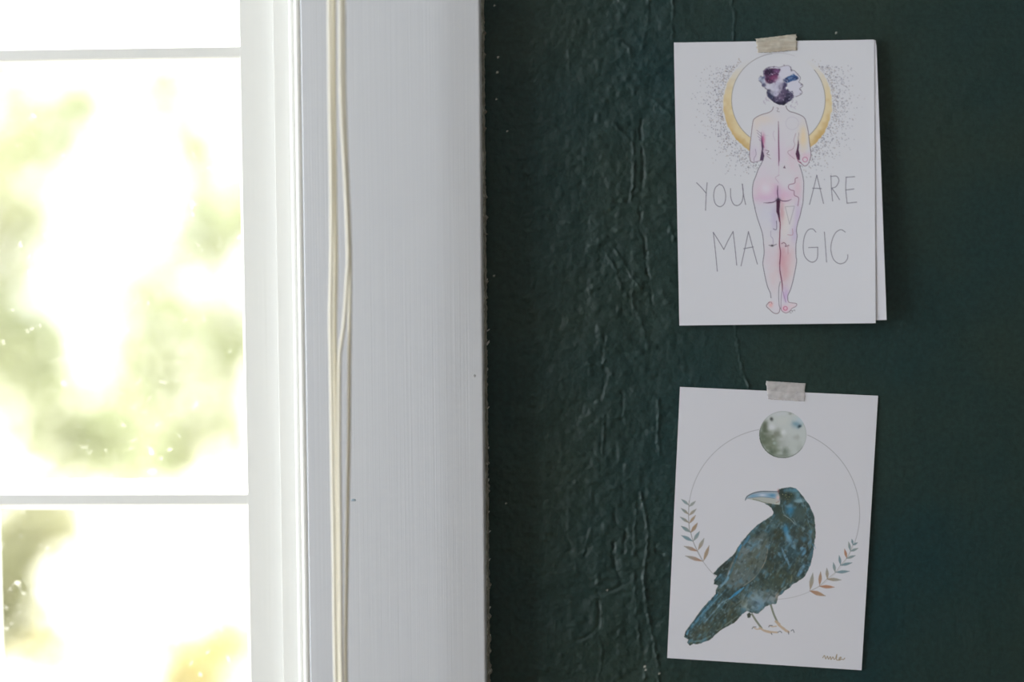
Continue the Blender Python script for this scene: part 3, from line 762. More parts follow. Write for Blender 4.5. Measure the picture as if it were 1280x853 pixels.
Hb(700, 690, 40, 30, (26, 26, 46), .8); Hb(735, 465, 18, 22, (228, 224, 234), .9); Hb(470, 530, 40, 40, (40, 44, 70), .7); Hb(580, 560, 40, 40, (184, 178, 204), .6); Hb(690, 520, 40, 50, (96, 74, 104), .6)
for k in range(26):
    x, y = random.uniform(740, 830), random.uniform(510, 640); S.stroke(Hh((x, y), (x + random.uniform(-25, 25), y + random.uniform(-25, 25))), .7, random.choice([(40, 40, 70), (160, 160, 185), (80, 84, 120)]), .7)
dark_ = ch * np.clip((vnoise(S.X, S.Y, 1 / 2.4, 51) - .5) * 1.6, 0, .45) * np.clip((190 - S.c.mean(-1)) / 60, 0, 1)
S.put((slice(None), slice(None)), dark_, (36, 30, 58)); S.put((slice(None), slice(None)), ch * np.clip((vnoise(S.X, S.Y, 1 / 1.7, 52) - .74) * 2.5, 0, .45), (196, 190, 208))
for k in range(22):
    x, y = random.choice(hair); S.blob(x + random.uniform(-1.2, 1.2), y + random.uniform(-1.2, 1.2), .9, .8, random.choice([(60, 54, 84), (96, 84, 110), (120, 110, 140)]), .7)
S.stroke(hair[3:12], .8, (110, 96, 120), .8); S.stroke(hair[11:24], .9, (96, 84, 100), .85); S.stroke(hair[:4], .8, (120, 120, 150), .8); S.stroke(hair[30:38], .8, (120, 104, 120), .7)
for k in range(14):
    x, y = random.choice([(420, 650), (450, 600), (850, 660), (890, 720), (780, 690), (470, 660)]); x += random.uniform(-30, 30); y += random.uniform(-30, 30)
    S.stroke(Hh((x, y), (x + random.uniform(-25, 25), y + 15), (x + random.uniform(-15, 25), y + 35)), .7, (150, 130, 160), .6)
# lettering
L2 = ZM(830, 220, 4.414)
for letter in [
    [((180, 38), (206, 64), (232, 95)), ((238, 38), (233, 95), (229, 190))],
    [((306, 45), (282, 68), (274, 112), (284, 154), (310, 170), (334, 150), (340, 104), (326, 58), (304, 46))],
    [((367, 70), (369, 120), (384, 156), (408, 163), (430, 142), (437, 95), (432, 45)), ((432, 45), (439, 105), (450, 158))],
    [((803, 158), (824, 75), (843, -4)), ((843, -4), (862, 75), (880, 152)), ((820, 68), (868, 70))],
    [((921, -2), (924, 70), (930, 138)), ((920, 3), (952, 2), (965, 26), (950, 58), (926, 68)), ((926, 68), (948, 98), (968, 131))],
    [((1005, 6), (1003, 76), (1010, 150)), ((1005, 8), (1052, 4)), ((1003, 78), (1048, 72)), ((1010, 151), (1063, 145))],
    [((294, 526), (284, 420), (272, 312)), ((272, 312), (300, 356), (330, 406)), ((330, 406), (354, 356), (381, 307)), ((381, 307), (392, 400), (401, 493))],
    [((425, 497), (446, 402), (466, 308)), ((466, 308), (490, 396), (515, 487)), ((440, 402), (492, 392))],
    [((838, 310), (820, 293), (794, 300), (775, 335), (768, 390), (775, 440), (800, 470), (826, 475), (846, 452), (848, 394)), ((848, 394), (798, 396))],
    [((885, 310), (891, 392), (897, 476))],
    [((1000, 310), (976, 297), (946, 315), (926, 360), (921, 410), (935, 460), (965, 484), (995, 479), (1012, 457), (1014, 435))]]:
    S.region('letter')
    for st_ in letter: S.stroke(L2(*st_), 1.05, INK, .9)
S.mute(.78)
S.mesh('front_leaf', '', .0002, card)

# back leaf of the folded card, slipped out at the lower right
nb = 40
corners = [np.array(c) for c in ((846, 55), (1095.3, 49.4), (1108.3, 400.2), (852, 404))]
bm = bmesh.new(); fr, bk = {}, {}
for j in range(nb + 1):
    for i in range(nb + 1):
        u, v = i / nb, j / nb
        q = (corners[0] * (1 - u) + corners[1] * u) * (1 - v) + (corners[3] * (1 - u) + corners[2] * u) * v
        if (i, j) == (nb, 0): q = q + np.array((-1.0, .9))
        f_ = float(off_front(np.array(u), np.array(v))) - .00024
        fr[i, j] = bm.verts.new(px(q[0], q[1], -f_)); bk[i, j] = bm.verts.new(px(q[0], q[1], -f_) + Vector((0, .0002, 0)))
for j in range(nb):
    for i in range(nb):
        bm.faces.new((fr[i, j], fr[i, j + 1], fr[i + 1, j + 1], fr[i + 1, j])); bm.faces.new((bk[i, j], bk[i + 1, j], bk[i + 1, j + 1], bk[i, j + 1]))
for k in range(nb):
    for A_, B_ in (((k, 0), (k + 1, 0)), ((k, nb), (k + 1, nb)), ((0, k), (0, k + 1)), ((nb, k), (nb, k + 1))):
        bm.faces.new((fr[A_], fr[B_], bk[B_], bk[A_]))
from_bm('back_leaf', bm, M['paper'], card)

# ------------------------------------------------------------------ lower card: raven print
def off_raven(U, V):
    return 0.0009 + 0.0012 * (V * (1 - V)) * 2 + 0.0012 * np.abs(U - .5) ** 2 * V + .0004 * V


pr = empty('art_print', tuple(px(960, 830, -.001)))
tag(pr, 'white art print of a blue-black raven inside a thin ring below a moon', 'art print')
S = Sheet([(850.0, 483.9), (1097.6, 495.0), (1077.0, 838.3), (834.0, 823.0)], 1.7, off_raven)
A3, A4 = ZM(820, 470, 4.414), ZM(820, 655, 4.414)
E6, E7, E8 = ZM(910, 600, 10.667), ZM(850, 675, 6.317), ZM(930, 505, 11.37)
random.seed(9)
# thin ring
S.region('ring_print')
RC, RR = (967.6, 642.6), 107.0
arc2 = lambda a0, a1, n=40: [(RC[0] + RR * math.cos(math.radians(a0 + (a1 - a0) * k / n)), RC[1] + RR * math.sin(math.radians(a0 + (a1 - a0) * k / n))) for k in range(n + 1)]
S.stroke(arc2(-67, 20), .75, (128, 126, 130), .85, smooth=False); S.region('ring_print'); S.stroke(arc2(66, 88, 12), .7, (150, 148, 150), .8, smooth=False)
S.cur = 0; S.stroke(arc2(20, 66, 20), .6, (160, 158, 158), .7, smooth=False); S.region('ring_print'); S.stroke(arc2(133, 260), .75, (132, 130, 134), .85, smooth=False)
# moon
S.region('moon_print')
MC = (978.6, 543.6)
cm = S.fill([(MC[0] + 29.4 * math.cos(t), MC[1] + 29.4 * math.sin(t)) for t in np.linspace(0, 2 * math.pi, 60, endpoint=False)], (180, 184, 180), 1, .5)
Mb = lambda x, y, rx, ry, col, al_, rot=0, p=2.5: S.blob(*E8((x, y))[0], rx / 11.37, ry / 11.37, col, al_, rot, clip=cm, p=p, wob=.55)
for a_ in [(330, 520, 150, 190, (104, 112, 92), .95), (300, 320, 50, 90, (84, 92, 72), .85), (420, 640, 130, 130, (112, 122, 100), .8), (470, 430, 90, 60, (112, 116, 100), .7), (395, 680, 50, 60, (82, 94, 76), .75),
           (590, 670, 60, 65, (88, 98, 82), .85), (270, 480, 60, 130, (92, 104, 82), .6), (560, 560, 110, 90, (160, 164, 158), .6), (700, 600, 130, 150, (172, 178, 170), .6), (740, 480, 60, 40, (152, 154, 148), .6),
           (750, 290, 80, 55, (98, 138, 158), .85), (790, 320, 28, 24, (40, 60, 68), .9), (800, 230, 90, 60, (168, 186, 194), .7), (390, 215, 26, 32, (60, 64, 60), .9), (655, 140, 28, 20, (110, 118, 100), .7),
           (395, 330, 60, 60, (200, 200, 200), .9), (560, 410, 45, 45, (200, 202, 200), .9), (540, 240, 110, 90, (188, 190, 184), .6), (430, 560, 24, 20, (160, 176, 170), .6), (510, 140, 160, 40, (186, 188, 190), .7),
           (520, 740, 200, 30, (110, 120, 104), .7), (800, 640, 60, 70, (156, 162, 156), .6)]: Mb(*a_)
S.stroke([(MC[0] + 29 * math.cos(t), MC[1] + 29 * math.sin(t)) for t in np.linspace(.55, 3.5, 40)], 1.2, (62, 72, 66), .75, smooth=False, clip=cm, taper=.6)
S.stroke([(MC[0] + 29 * math.cos(t), MC[1] + 29 * math.sin(t)) for t in np.linspace(3.4, 5.2, 30)], .8, (140, 144, 144), .6, smooth=False)
S.stroke([(MC[0] + 29 * math.cos(t), MC[1] + 29 * math.sin(t)) for t in np.linspace(-.5, .6, 20)], .8, (150, 152, 152), .7, smooth=False)

# leaf sprigs
BLU, GRY, TAN, ORG = (106, 134, 142), (138, 144, 138), (158, 132, 104), (172, 116, 84)


def leaf(tip, base, wd, c1, c2):
    (x0, y0), (x1, y1) = base, tip; dx, dy = x1 - x0, y1 - y0; L = math.hypot(dx, dy); nx_, ny_ = -dy / L, dx / L
    prof = [(0, 0), (.2, .55), (.45, 1), (.7, .75), (1, 0)]
    pts = [(x0 + dx * t + nx_ * w_ * wd / 2, y0 + dy * t + ny_ * w_ * wd / 2) for t, w_ in prof] + [(x0 + dx * t - nx_ * w_ * wd / 2, y0 + dy * t - ny_ * w_ * wd / 2) for t, w_ in prof[-2:0:-1]]
    S.fill(pts, c2, .9, .45, col2=c1, vdir=(x0, y0, x1, y1)); S.stroke(pts[:5], .6, tuple(v * .72 for v in c2), .6); S.stroke([base, tip], .5, tuple(v * .75 for v in c1), .5)


S.region('leaf_sprig_print')
S.stroke(A3((182, 690), (180, 770), (183, 850)) + A4((193, 50), (205, 97), (230, 150), (260, 207)), .7, (126, 122, 112), .85)
for tip, base, c1, c2 in [((140, 682), (182, 715), BLU, GRY), ((218, 692), (182, 722), GRY, GRY), ((138, 732), (180, 765), BLU, TAN), ((222, 735), (182, 770), GRY, TAN), ((133, 780), (182, 812), BLU, TAN),
                          ((218, 770), (183, 815), TAN, TAN), ((140, 830), (186, 862), BLU, GRY), ((228, 812), (192, 862), TAN, ORG)]: leaf(A3(tip)[0], A3(base)[0], 3.3, c1, c2)
for tip, base, c1, c2 in [((140, 15), (190, 48), BLU, GRY), ((228, 0), (193, 48), TAN, TAN), ((140, 65), (202, 97), BLU, BLU), ((240, 42), (206, 95), BLU, GRY), ((155, 125), (229, 152), GRY, ORG), ((265, 80), (232, 145), GRY, TAN),
                          ((162, 178), (258, 208), GRY, ORG), ((293, 120), (262, 205), TAN, TAN)]: leaf(A4(tip)[0], A4(base)[0], 4.3, c1, c2)
S.region('leaf_sprig_print')
S.stroke(A4((848, 372), (900, 345), (945, 305), (990, 268), (1018, 230), (1052, 190), (1072, 152), (1086, 116)), .7, (134, 128, 118), .8)
for tip, base, c1, c2, wd in [((935, 398), (848, 370), TAN, ORG, 5), ((865, 272), (850, 365), GRY, TAN, 5), ((985, 350), (900, 345), ORG, ORG, 4), ((908, 265), (902, 340), TAN, ORG, 4), ((1022, 310), (942, 305), GRY, TAN, 4),
                              ((942, 245), (945, 305), GRY, TAN, 3.8), ((1068, 262), (990, 268), BLU, BLU, 3.8), ((978, 215), (988, 268), BLU, GRY, 3.6), ((1082, 215), (1015, 230), BLU, BLU, 3.4), ((1010, 175), (1018, 228), BLU, BLU, 3.2),
                              ((1100, 175), (1050, 192), BLU, GRY, 3.2), ((1040, 140), (1052, 190), ORG, ORG, 3.2), ((1115, 135), (1072, 152), GRY, BLU, 3), ((1062, 100), (1072, 150), GRY, BLU, 3), ((1112, 104), (1085, 118), BLU, BLU, 2.6), ((1080, 85), (1086, 115), BLU, BLU, 2.6)]:
    leaf(A4(tip)[0], A4(base)[0], wd, c1, c2)

# raven
S.region('raven_print')
DK, TEAL, BL, LB, GG = (52, 66, 60), (50, 82, 88), (58, 122, 154), (116, 156, 178), (104, 116, 112)
LEG = (116, 120, 104)
for q in [A4((530, 500), (552, 535), (582, 576)), A4((634, 450), (650, 500), (672, 548))]: S.stroke(q, 2.6, LEG, .95)
S.stroke(A4((662, 540), (680, 555)), 3.4, (178, 152, 124), .9)
for q, w_ in [(((572, 575), (600, 592), (636, 602)), 2.6), (((600, 590), (640, 598), (668, 600)), 2.4), (((582, 580), (555, 582), (538, 572)), 1.6), (((672, 552), (700, 578), (732, 598)), 3.0), (((676, 560), (705, 578), (716, 592)), 2.6), (((664, 566), (640, 568), (626, 562)), 1.6)]:
    S.stroke(A4(*q), w_, (182, 158, 134), .95)
for q in [((530, 580), (538, 570), (552, 570)), ((622, 570), (628, 562), (642, 562)), ((636, 604), (640, 612)), ((672, 600), (685, 594), (694, 602)), ((730, 596), (732, 610)), ((745, 592), (756, 586), (762, 600))]: S.stroke(A4(*q), 1.1, (84, 88, 96), .9)
S.fill(A4((502, 500), (515, 490), (525, 500), (520, 518), (506, 520)), (54, 62, 50), .95, .5)
beak = E6((230, 272), (240, 245), (262, 220), (340, 180), (440, 155), (560, 155), (668, 150), (690, 250), (690, 330), (600, 325), (490, 312), (420, 290), (330, 270), (262, 256))
S.fill(beak, (150, 162, 170), 1, .4)
outline = E6((668, 150), (680, 125), (760, 108), (830, 95), (900, 113), (960, 175), (1010, 235), (1060, 310), (1110, 390), (1145, 490), (1160, 600), (1165, 720)) + A4((877, 80), (870, 130), (864, 180), (850, 232), (820, 290), (775, 325), (750, 335), (740, 352), (720, 362), (690, 392), (672, 402), (664, 440), (625, 448), (600, 460), (565, 495), (530, 492), (500, 482), (478, 498), (430, 548), (372, 578), (332, 606), (300, 640), (262, 655), (230, 665), (205, 662), (188, 673), (172, 655), (180, 640), (155, 625), (165, 590), (210, 530), (270, 450), (330, 390), (330, 368), (345, 338), (320, 335), (322, 312), (338, 286), (316, 275), (360, 228), (432, 168), (450, 132), (490, 80)) + E6((170, 840), (280, 710), (400, 600), (530, 515), (590, 480), (606, 430), (580, 375), (530, 340), (490, 315), (600, 322), (690, 330), (690, 250))
cr = S.fill(outline, (58, 78, 76), 1, .45, wob=1.0)


def Rb(f, x, y, rx, ry, col, al_, rot=0, sc=4.414, p=2.5, wob=.6): S.blob(*f((x, y))[0], rx / sc, ry / sc, col, al_, rot, clip=cr, p=p, wob=wob)


sl_ = (slice(None), slice(None)); low_ = np.clip((S.Y - 640) / 30, .3, 1)
for sc_, sd_, th, al_, c_ in [(5.0, 61, .62, .75, (74, 124, 148)), (2.6, 62, .60, .5, (84, 112, 118)), (6.5, 63, .58, .8, (46, 54, 46)), (3.0, 64, .64, .6, (86, 88, 68)), (2.0, 65, .70, .6, (128, 158, 170)), (1.8, 66, .66, .6, (34, 44, 42))]:
    n_ = vnoise(S.X * .8 + S.Y * .45, (S.Y - S.X * .55) * .55, 1 / sc_, sd_)
    S.put(sl_, cr * np.clip((n_ - th) * 3.2, 0, 1) * al_ * low_, c_)
# broad washes
for a_ in [(A4, 640, 230, 110, 110, DK, .9), (A4, 800, 90, 60, 60, (60, 62, 52), .8), (A4, 790, 270, 50, 60, (50, 60, 54), .8), (A4, 690, 300, 90, 50, (70, 80, 62), .7), (A4, 400, 520, 110, 50, (64, 72, 56), .8, -35), (A4, 250, 590, 90, 40, (70, 74, 60), .8, -40),
           (A4, 480, 420, 60, 60, (78, 92, 84), .7), (A4, 740, 160, 60, 70, (52, 78, 84), .8), (A4, 600, 60, 70, 50, (58, 78, 78), .7), (A4, 390, 240, 40, 70, (52, 60, 54), .9, 35), (A4, 680, 60, 40, 40, (54, 62, 54), .7),
           (A4, 560, 420, 90, 55, (128, 146, 150), .85, -20), (A4, 560, 440, 40, 35, (110, 146, 170), .7), (A4, 640, 410, 40, 40, (140, 152, 156), .7), (A4, 500, 450, 35, 30, (140, 156, 152), .7), (A4, 640, 345, 70, 40, (70, 84, 72), .6)]: Rb(*a_)
S.blob(*A4((668, 400))[0], 3.0, 4.5, (176, 150, 132), .7, clip=cr, wob=.5)
# folded wing panel
wing = A4((455, 150), (500, 100), (560, 60), (610, 50), (622, 110), (612, 180), (585, 245), (540, 300), (480, 340), (420, 365), (385, 330), (400, 260))
S.fill(wing, (96, 108, 104), .85, 2.0, cr, smooth=True); Rb(A4, 540, 210, 60, 60, (84, 92, 80), .7); Rb(A4, 500, 150, 50, 50, (112, 124, 124), .6); Rb(A4, 450, 300, 60, 40, (96, 106, 104), .6)
S.stroke(A4((618, 120), (608, 190), (580, 250), (535, 305), (480, 345)), 1.2, (150, 140, 120), .8, cr, taper=.5)
S.stroke(A4((470, 120), (440, 190), (415, 260), (395, 310)), 3.2, (60, 120, 150), .85, cr, taper=.4); S.stroke(A4((432, 190), (412, 240), (398, 280)), 2.0, (156, 150, 150), .7, cr)
S.stroke(A4((408, 260), (390, 310), (345, 360)), 3.0, (110, 152, 172), .8, cr, taper=.5)
S.stroke(A4((485, 352), (450, 380), (405, 415)), 3.4, (52, 132, 176), .95, cr, taper=.6); S.stroke(A4((405, 412), (360, 440), (300, 510), (262, 550)), 2.4, (120, 156, 174), .8, cr, taper=.7)
# tail feathers
for q, w_, c_, al_ in [(((385, 365), (320, 430), (250, 510), (190, 590)), 2.6, (78, 128, 150), .8), (((340, 390), (270, 470), (200, 560), (168, 610)), 3.0, (74, 130, 158), .85), (((350, 420), (290, 480), (230, 545)), 1.2, (40, 56, 56), .8),
                       (((330, 400), (250, 490), (175, 590)), 1.2, (34, 44, 44), .9), (((170, 585), (160, 612), (185, 632)), 1.8, (24, 34, 34), .9), (((178, 600), (172, 615)), 1.6, (90, 140, 160), .8), (((470, 430), (380, 500), (290, 580)), 2.2, (52, 60, 48), .7),
                       (((450, 510), (400, 548), (340, 590)), 2.2, (120, 132, 120), .6), (((300, 620), (250, 645), (215, 650)), 2.6, (104, 138, 140), .8), (((200, 650), (190, 662)), 2.4, (108, 122, 92), .8), (((330, 560), (280, 600), (220, 630)), 1.6, (70, 96, 92), .7),
                       (((395, 500), (350, 540)), 2.0, (34, 44, 40), .6), (((330, 545), (312, 560)), 2.0, (50, 84, 84), .7)]: S.stroke(A4(*q), w_, c_, al_, cr, taper=.4)
S.stroke(A4((322, 312), (380, 240), (432, 172)), 1.3, (44, 54, 48), .8, cr); S.stroke(A4((322, 332), (350, 300), (385, 270)), 1.6, (40, 52, 48), .8, cr); S.stroke(A4((332, 365), (350, 345), (375, 330)), 2.2, (96, 128, 136), .7, cr)
# chest and neck strokes
for q, w_, c_, al_ in [(((690, 130), (715, 185), (740, 235)), 1.6, (112, 156, 184), .85), (((670, 160), (690, 180)), 1.2, (110, 150, 176), .8), (((730, 60), (750, 110), (770, 140)), 3.0, (82, 128, 150), .8), (((800, 130), (815, 150), (800, 180)), 3.6, (96, 150, 184), .85),
                       (((860, 20), (850, 90), (848, 140)), 2.4, (86, 136, 166), .85), (((820, 230), (800, 265), (780, 290)), 2.8, (92, 146, 182), .85), (((715, 10), (722, 60), (735, 90)), 2.6, (84, 140, 172), .85), (((520, 60), (500, 90), (480, 120)), 2.6, (70, 126, 156), .8),
                       (((560, 110), (520, 130), (500, 145)), 1.4, (120, 150, 162), .6), (((540, 40), (520, 60)), 1.6, (60, 100, 120), .8), (((470, 110), (450, 150)), 3.0, (56, 128, 168), .85), (((560, 30), (600, 20)), 1.2, (90, 120, 130), .5), (((700, 350), (675, 380)), 2.0, (62, 66, 48), .9), (((720, 345), (690, 372)), 1.0, (170, 160, 130), .7),
                       (((750, 290), (745, 325)), 1.2, (136, 138, 112), .7), (((660, 30), (655, 90)), 3.4, (60, 62, 46), .8), (((640, 150), (650, 200)), 3.0, (56, 56, 46), .6)]: [S.stroke([(x + random.uniform(-1.2, 1.2), y + random.uniform(-1.5, 1.5)) for x, y in A4(*q)], w_ * f_, c_, al_ * .45, cr, taper=.8) for f_ in (.6, 1.0, 1.5, 2.0)]
for k in range(330):
    x, y = random.uniform(930, 1018), random.uniform(632, 748); a = math.radians(random.gauss(112, 22)); L = random.uniform(2, 5)
    S.stroke([(x, y), (x + L * math.cos(a), y + L * math.sin(a))], random.uniform(.6, 1.2), random.choice([DK, DK, TEAL, (66, 74, 58), (74, 108, 122), (96, 118, 116), (40, 54, 52), BL]), random.uniform(.2, .5), cr)
for k in range(130):
    t = random.random(); x, y = 862 + 55 * t + random.uniform(-8, 12), 796 - 52 * t + random.uniform(-6, 14); a = math.radians(random.gauss(132, 9)); L = random.uniform(3, 8)
    S.stroke([(x, y), (x + L * math.cos(a), y + L * math.sin(a))], random.uniform(.6, 1.2), random.choice([DK, (38, 46, 40), TEAL, (80, 90, 74), (84, 122, 134)]), random.uniform(.25, .5), cr)
for k in range(60):
    t = random.uniform(0, 1); q = E6((1000, 230), (1150, 560), (1160, 850)); x = 1004 + 13 * math.sin(t * 1.5) + random.uniform(-5, 1); y = 622 + 62 * t
    S.stroke([(x, y), (x + random.uniform(.5, 2.5), y + random.uniform(2, 4.5))], .9, random.choice([(88, 140, 166), (70, 116, 138), DK, (126, 160, 174), (98, 110, 84)]), .6)
for sc_, sd_, th, al_, c_ in [(3.4, 71, .62, .5, (80, 130, 154)), (2.0, 72, .68, .45, (126, 154, 164)), (2.6, 73, .62, .5, (40, 52, 48)), (4.2, 74, .64, .45, (80, 84, 64))]:
    n_ = vnoise(S.X * .8 + S.Y * .45, (S.Y - S.X * .55) * .5, 1 / sc_, sd_)
    S.put(sl_, cr * np.clip((n_ - th) * 3.5, 0, 1) * al_, c_)
# head
for a_ in [(E6, 830, 400, 62, 80, (48, 122, 160), .95), (E6, 830, 350, 60, 30, (116, 146, 160), .6), (E6, 950, 285, 70, 32, (128, 164, 176), .85), (E6, 880, 140, 100, 40, (86, 138, 158), .85), (E6, 930, 200, 40, 50, (100, 146, 162), .75),
           (E6, 790, 215, 100, 50, (52, 62, 50), .9), (E6, 710, 170, 40, 50, (44, 56, 52), .8), (E6, 660, 390, 70, 80, (50, 62, 52), .85), (E6, 700, 480, 80, 80, (62, 74, 60), .7), (E6, 950, 470, 90, 110, (66, 84, 80), .8),
           (E6, 770, 660, 50, 70, (56, 122, 156), .85), (E6, 800, 780, 40, 80, (104, 152, 178), .7), (E6, 680, 740, 60, 90, (58, 62, 46), .8), (E6, 960, 740, 60, 80, (62, 68, 54), .7), (E6, 600, 620, 50, 50, (92, 120, 122), .6), (E6, 1010, 790, 50, 40, (66, 112, 134), .7)]:
    Rb(*a_[:7], 0, 10.667)
for k in range(26):
    x, y = random.gauss(785, 40), random.gauss(215, 26); S.blob(*E6((x, y))[0], .5, .45, random.choice([(170, 164, 110), (140, 140, 92), (96, 98, 62), (30, 38, 34)]), .8, clip=cr)
S.blob(*E6((805, 205))[0], 1.2, 1.0, (26, 32, 30), .85, clip=cr)
S.stroke(E6((740, 470), (820, 520), (900, 600)), 1.0, (146, 152, 146), .7, cr); S.stroke(E6((870, 520), (920, 610)), 1.0, (130, 140, 136), .7, cr); S.stroke(E6((720, 330), (740, 440), (800, 510)), 1.0, (110, 140, 144), .7, cr)
# beak details
S.region('beak_print')
S.stroke(E6((230, 275), (240, 245), (265, 215), (340, 178), (440, 157), (560, 157), (660, 158)), 1.3, (44, 62, 74), .9, taper=.3)
S.fill(E6((265, 238), (340, 195), (440, 178), (560, 178), (640, 190), (640, 245), (560, 238), (440, 222), (330, 236)), (124, 158, 184), .8, .8); S.blob(*E6((460, 205))[0], 5, 1.8, (190, 194, 204), .9); S.blob(*E6((590, 210))[0], 4.5, 2.2, (78, 130, 162), .85); S.blob(*E6((330, 215))[0], 4, 1.4, (96, 150, 176), .7)
S.fill(E6((262, 250), (440, 232), (620, 250), (690, 300), (680, 330), (600, 322), (490, 305), (420, 288), (330, 268)), (168, 168, 156), .85, .6); S.stroke(E6((330, 258), (400, 275), (460, 298), (560, 318)), 1.0, (110, 112, 84), .85); S.stroke(E6((262, 246), (440, 230), (620, 250)), .7, (70, 92, 108), .7)
S.blob(*E6((665, 240))[0], 2.6, 3.6, (206, 172, 166), .9); S.blob(*E6((672, 155))[0], 1.5, 2.6, (150, 90, 88), .7); S.stroke(E6((640, 310), (690, 280)), 1.0, (150, 104, 84), .7); S.stroke(E6((620, 322), (680, 328)), 1.0, (200, 200, 180), .8)
# signature
S.region('signature_print')
S.stroke(A4((920, 740), (930, 728), (936, 746), (946, 732), (952, 748), (962, 734), (966, 750), (976, 736), (982, 748), (990, 744), (998, 722), (996, 750), (1008, 752), (1022, 738), (1012, 740), (1010, 754), (1024, 748), (1034, 750), (1042, 742)), 1.0, (126, 100, 62), .9)
S.mute(.85)
S.mesh('paper_sheet', '', .0004, pr)

# ------------------------------------------------------------------ tape strips
def tape(corners, edge_v, offs, mt, label, seed, rag):
    rnd = random.Random(seed); bm = bmesh.new(); nu, nv = 34, 14; fr = {}; bk = {}
    c = [np.array(q, float) for q in corners]
    jl = [rnd.uniform(-rag, rag) for _ in range(nv + 1)]; jr = [rnd.uniform(-rag, rag) for _ in range(nv + 1)]; jb = [rnd.uniform(-rag, rag) * .6 for _ in range(nu + 1)]
    for j in range(nv + 1):
        for i in range(nu + 1):
            u, v = i / nu, j / nv
            q = (c[0] * (1 - u) + c[1] * u) * (1 - v) + (c[3] * (1 - u) + c[2] * u) * v
            q = q + np.array((jl[j] * max(0, 1 - u * 8) + jr[j] * max(0, 1 - (1 - u) * 8), jb[i] * (max(0, 1 - (1 - v) * 5) + .5 * max(0, 1 - v * 5))))
            t = min(max((v - edge_v + .10) / .16, 0), 1); t = t * t * (3 - 2 * t)
            d = offs[0] * (1 - t) + offs[1] * t + .00012 * math.sin(u * 21 + 3 * v) * math.sin(v * 7 + u * 5) + rnd.uniform(0, .00006)
            p = px(q[0], q[1], -d); fr[i, j] = bm.verts.new(p); bk[i, j] = bm.verts.new(p + Vector((0, .00012, 0)))
    for j in range(nv):
        for i in range(nu):
            bm.faces.new((fr[i, j], fr[i, j + 1], fr[i + 1, j + 1], fr[i + 1, j])); bm.faces.new((bk[i, j], bk[i + 1, j], bk[i + 1, j + 1], bk[i, j + 1]))
    for k in range(nu):
        for j in (0, nv): bm.faces.new((fr[k, j], fr[k + 1, j], bk[k + 1, j], bk[k, j]))
    for k in range(nv):
        for i in (0, nu): bm.faces.new((fr[i, k], fr[i, k + 1], bk[i, k + 1], bk[i, k]))
    tag(from_bm('tape_strip', bm, mt, None, True), label, 'tape', 'tape strips holding the cards')


tape([(944.4, 48.6), (995.2, 42.6), (996.6, 62.8), (947.5, 66.2)], .22, (.0010, .0030), M['tape_beige'], 'crinkled beige translucent tape strip holding the folded greeting card', 1, .9)
tape([(957.2, 476.4), (1006.6, 479.4), (1006.0, 502.0), (960.0, 499.2)], .53, (.0005, .0013), M['tape_grey'], 'pale grey translucent tape strip holding the raven print', 2, .5)

# ------------------------------------------------------------------ garden outside the window
tag(box('ground', (-14, WT + .03, -.35), (6, 30, -.30), M['paving']), 'bright sunlit garden paving outside the window', 'ground', kind='structure')


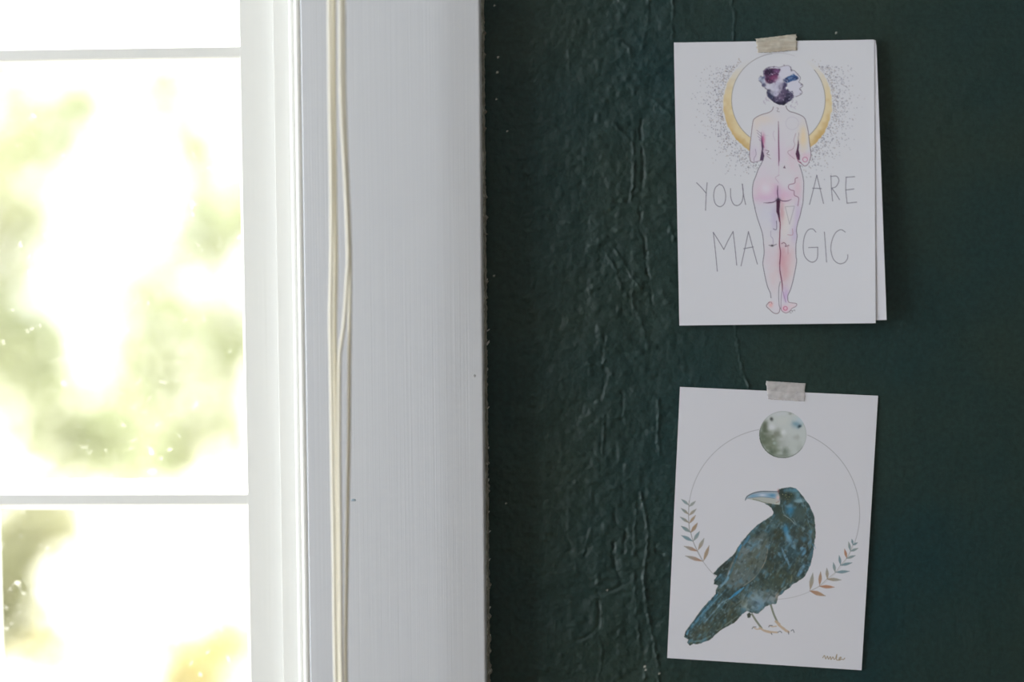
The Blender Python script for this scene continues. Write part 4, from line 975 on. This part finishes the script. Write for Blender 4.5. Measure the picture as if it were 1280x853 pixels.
def shrub(name, clusters, base, n, size, lmat, label, cat, seed):
    """clusters: (point, radius); a trunk with branches to each cluster and a leaf crown"""
    rnd = random.Random(seed); root = empty(name, base); tag(root, label, cat, 'garden plants outside the window')
    bx_, by_, bz_ = base
    for k, (p, r) in enumerate(clusters):
        fork = Vector((bx_ + (p.x - bx_) * .25, by_ + (p.y - by_) * .25, bz_ + (p.z - bz_) * .45))
        pts = catmull([Vector(base), fork, p * .6 + fork * .4 + Vector((rnd.uniform(-.05, .05), 0, .05)), p], 5)
        tube('branch', [tuple(q) for q in pts], .012, M['bark'], 6, root)
    V, F = [], []
    tot = sum(r ** 2 for _, r in clusters)
    for p, r in clusters:
        for k in range(int(n * r * r / tot)):
            d = Vector((rnd.gauss(0, 1), rnd.gauss(0, 1), rnd.gauss(0, 1))).normalized() * r * rnd.random() ** .45
            c = p + Vector((d.x, d.y * .8, d.z)); a = Vector((rnd.gauss(0, 1), rnd.gauss(0, 1), rnd.gauss(-.3, 1))).normalized(); b_ = a.cross(Vector((rnd.gauss(0, 1), rnd.gauss(0, 1), rnd.gauss(0, 1)))).normalized(); nn = a.cross(b_)
            L = size * rnd.uniform(.7, 1.3); W_ = L * .26; i = len(V)
            V += [c - a * L * .5, c + b_ * W_ + nn * W_ * .4, c + a * L * .5, c - b_ * W_ + nn * W_ * .4]
            F += [(i, i + 1, i + 2), (i, i + 2, i + 3)]
    me = bpy.data.meshes.new('foliage'); me.from_pydata(V, [], F)
    tag(link('foliage', me, lmat, root), kind='stuff')


def G(x, y, d): return px(x, y, d)
def rad(p_, d): return p_ / FPX * (d + .92)


gd = lambda lst, d: [(G(x, y, d + dd), rad(r, d)) for x, y, r, dd in lst]
gx = lambda x, d: (G(x, 426, d).x, d, -.30)
shrub('leafy_tree', gd([(40, 170, 75, 0), (15, 290, 75, .2), (30, 420, 80, .1), (70, 520, 85, 0), (-60, 420, 120, .3), (150, 550, 70, .1), (-80, 180, 120, .2), (100, 130, 45, .1)], 4.6), gx(-120, 4.8), 1600, .11, M['leaf_pale'], 'pale green leafy tree filling the middle panes of the window', 'tree', 1)
shrub('leafy_tree', gd([(200, 120, 50, 0), (245, 190, 45, .2), (265, 290, 65, 0), (200, 380, 75, .3), (280, 430, 75, .2), (170, 480, 70, .1), (250, 530, 75, .1), (180, 580, 70, 0), (320, 250, 60, .2)], 6.5), gx(330, 6.8), 1500, .12, M['leaf_pale'], 'light sunlit tree with sparse leaves beside the pale green leafy tree', 'tree', 2)
shrub('garden_shrub', gd([(30, 690, 60, 0), (10, 770, 60, .1), (60, 640, 55, 0), (-60, 700, 90, .2), (-70, 850, 90, .1)], 3.8), gx(-70, 3.9), 1000, .10, M['leaf_green'], 'olive green shrub low outside the bottom pane', 'shrub', 3)
shrub('garden_shrub', gd([(60, 810, 50, 0), (130, 700, 32, .2), (185, 745, 20, .1), (285, 800, 45, .3), (240, 850, 60, .2)], 5.0), gx(160, 5.1), 420, .09, M['leaf_gold'], 'golden yellow shrub with sparse leaves outside the bottom pane', 'shrub', 4)
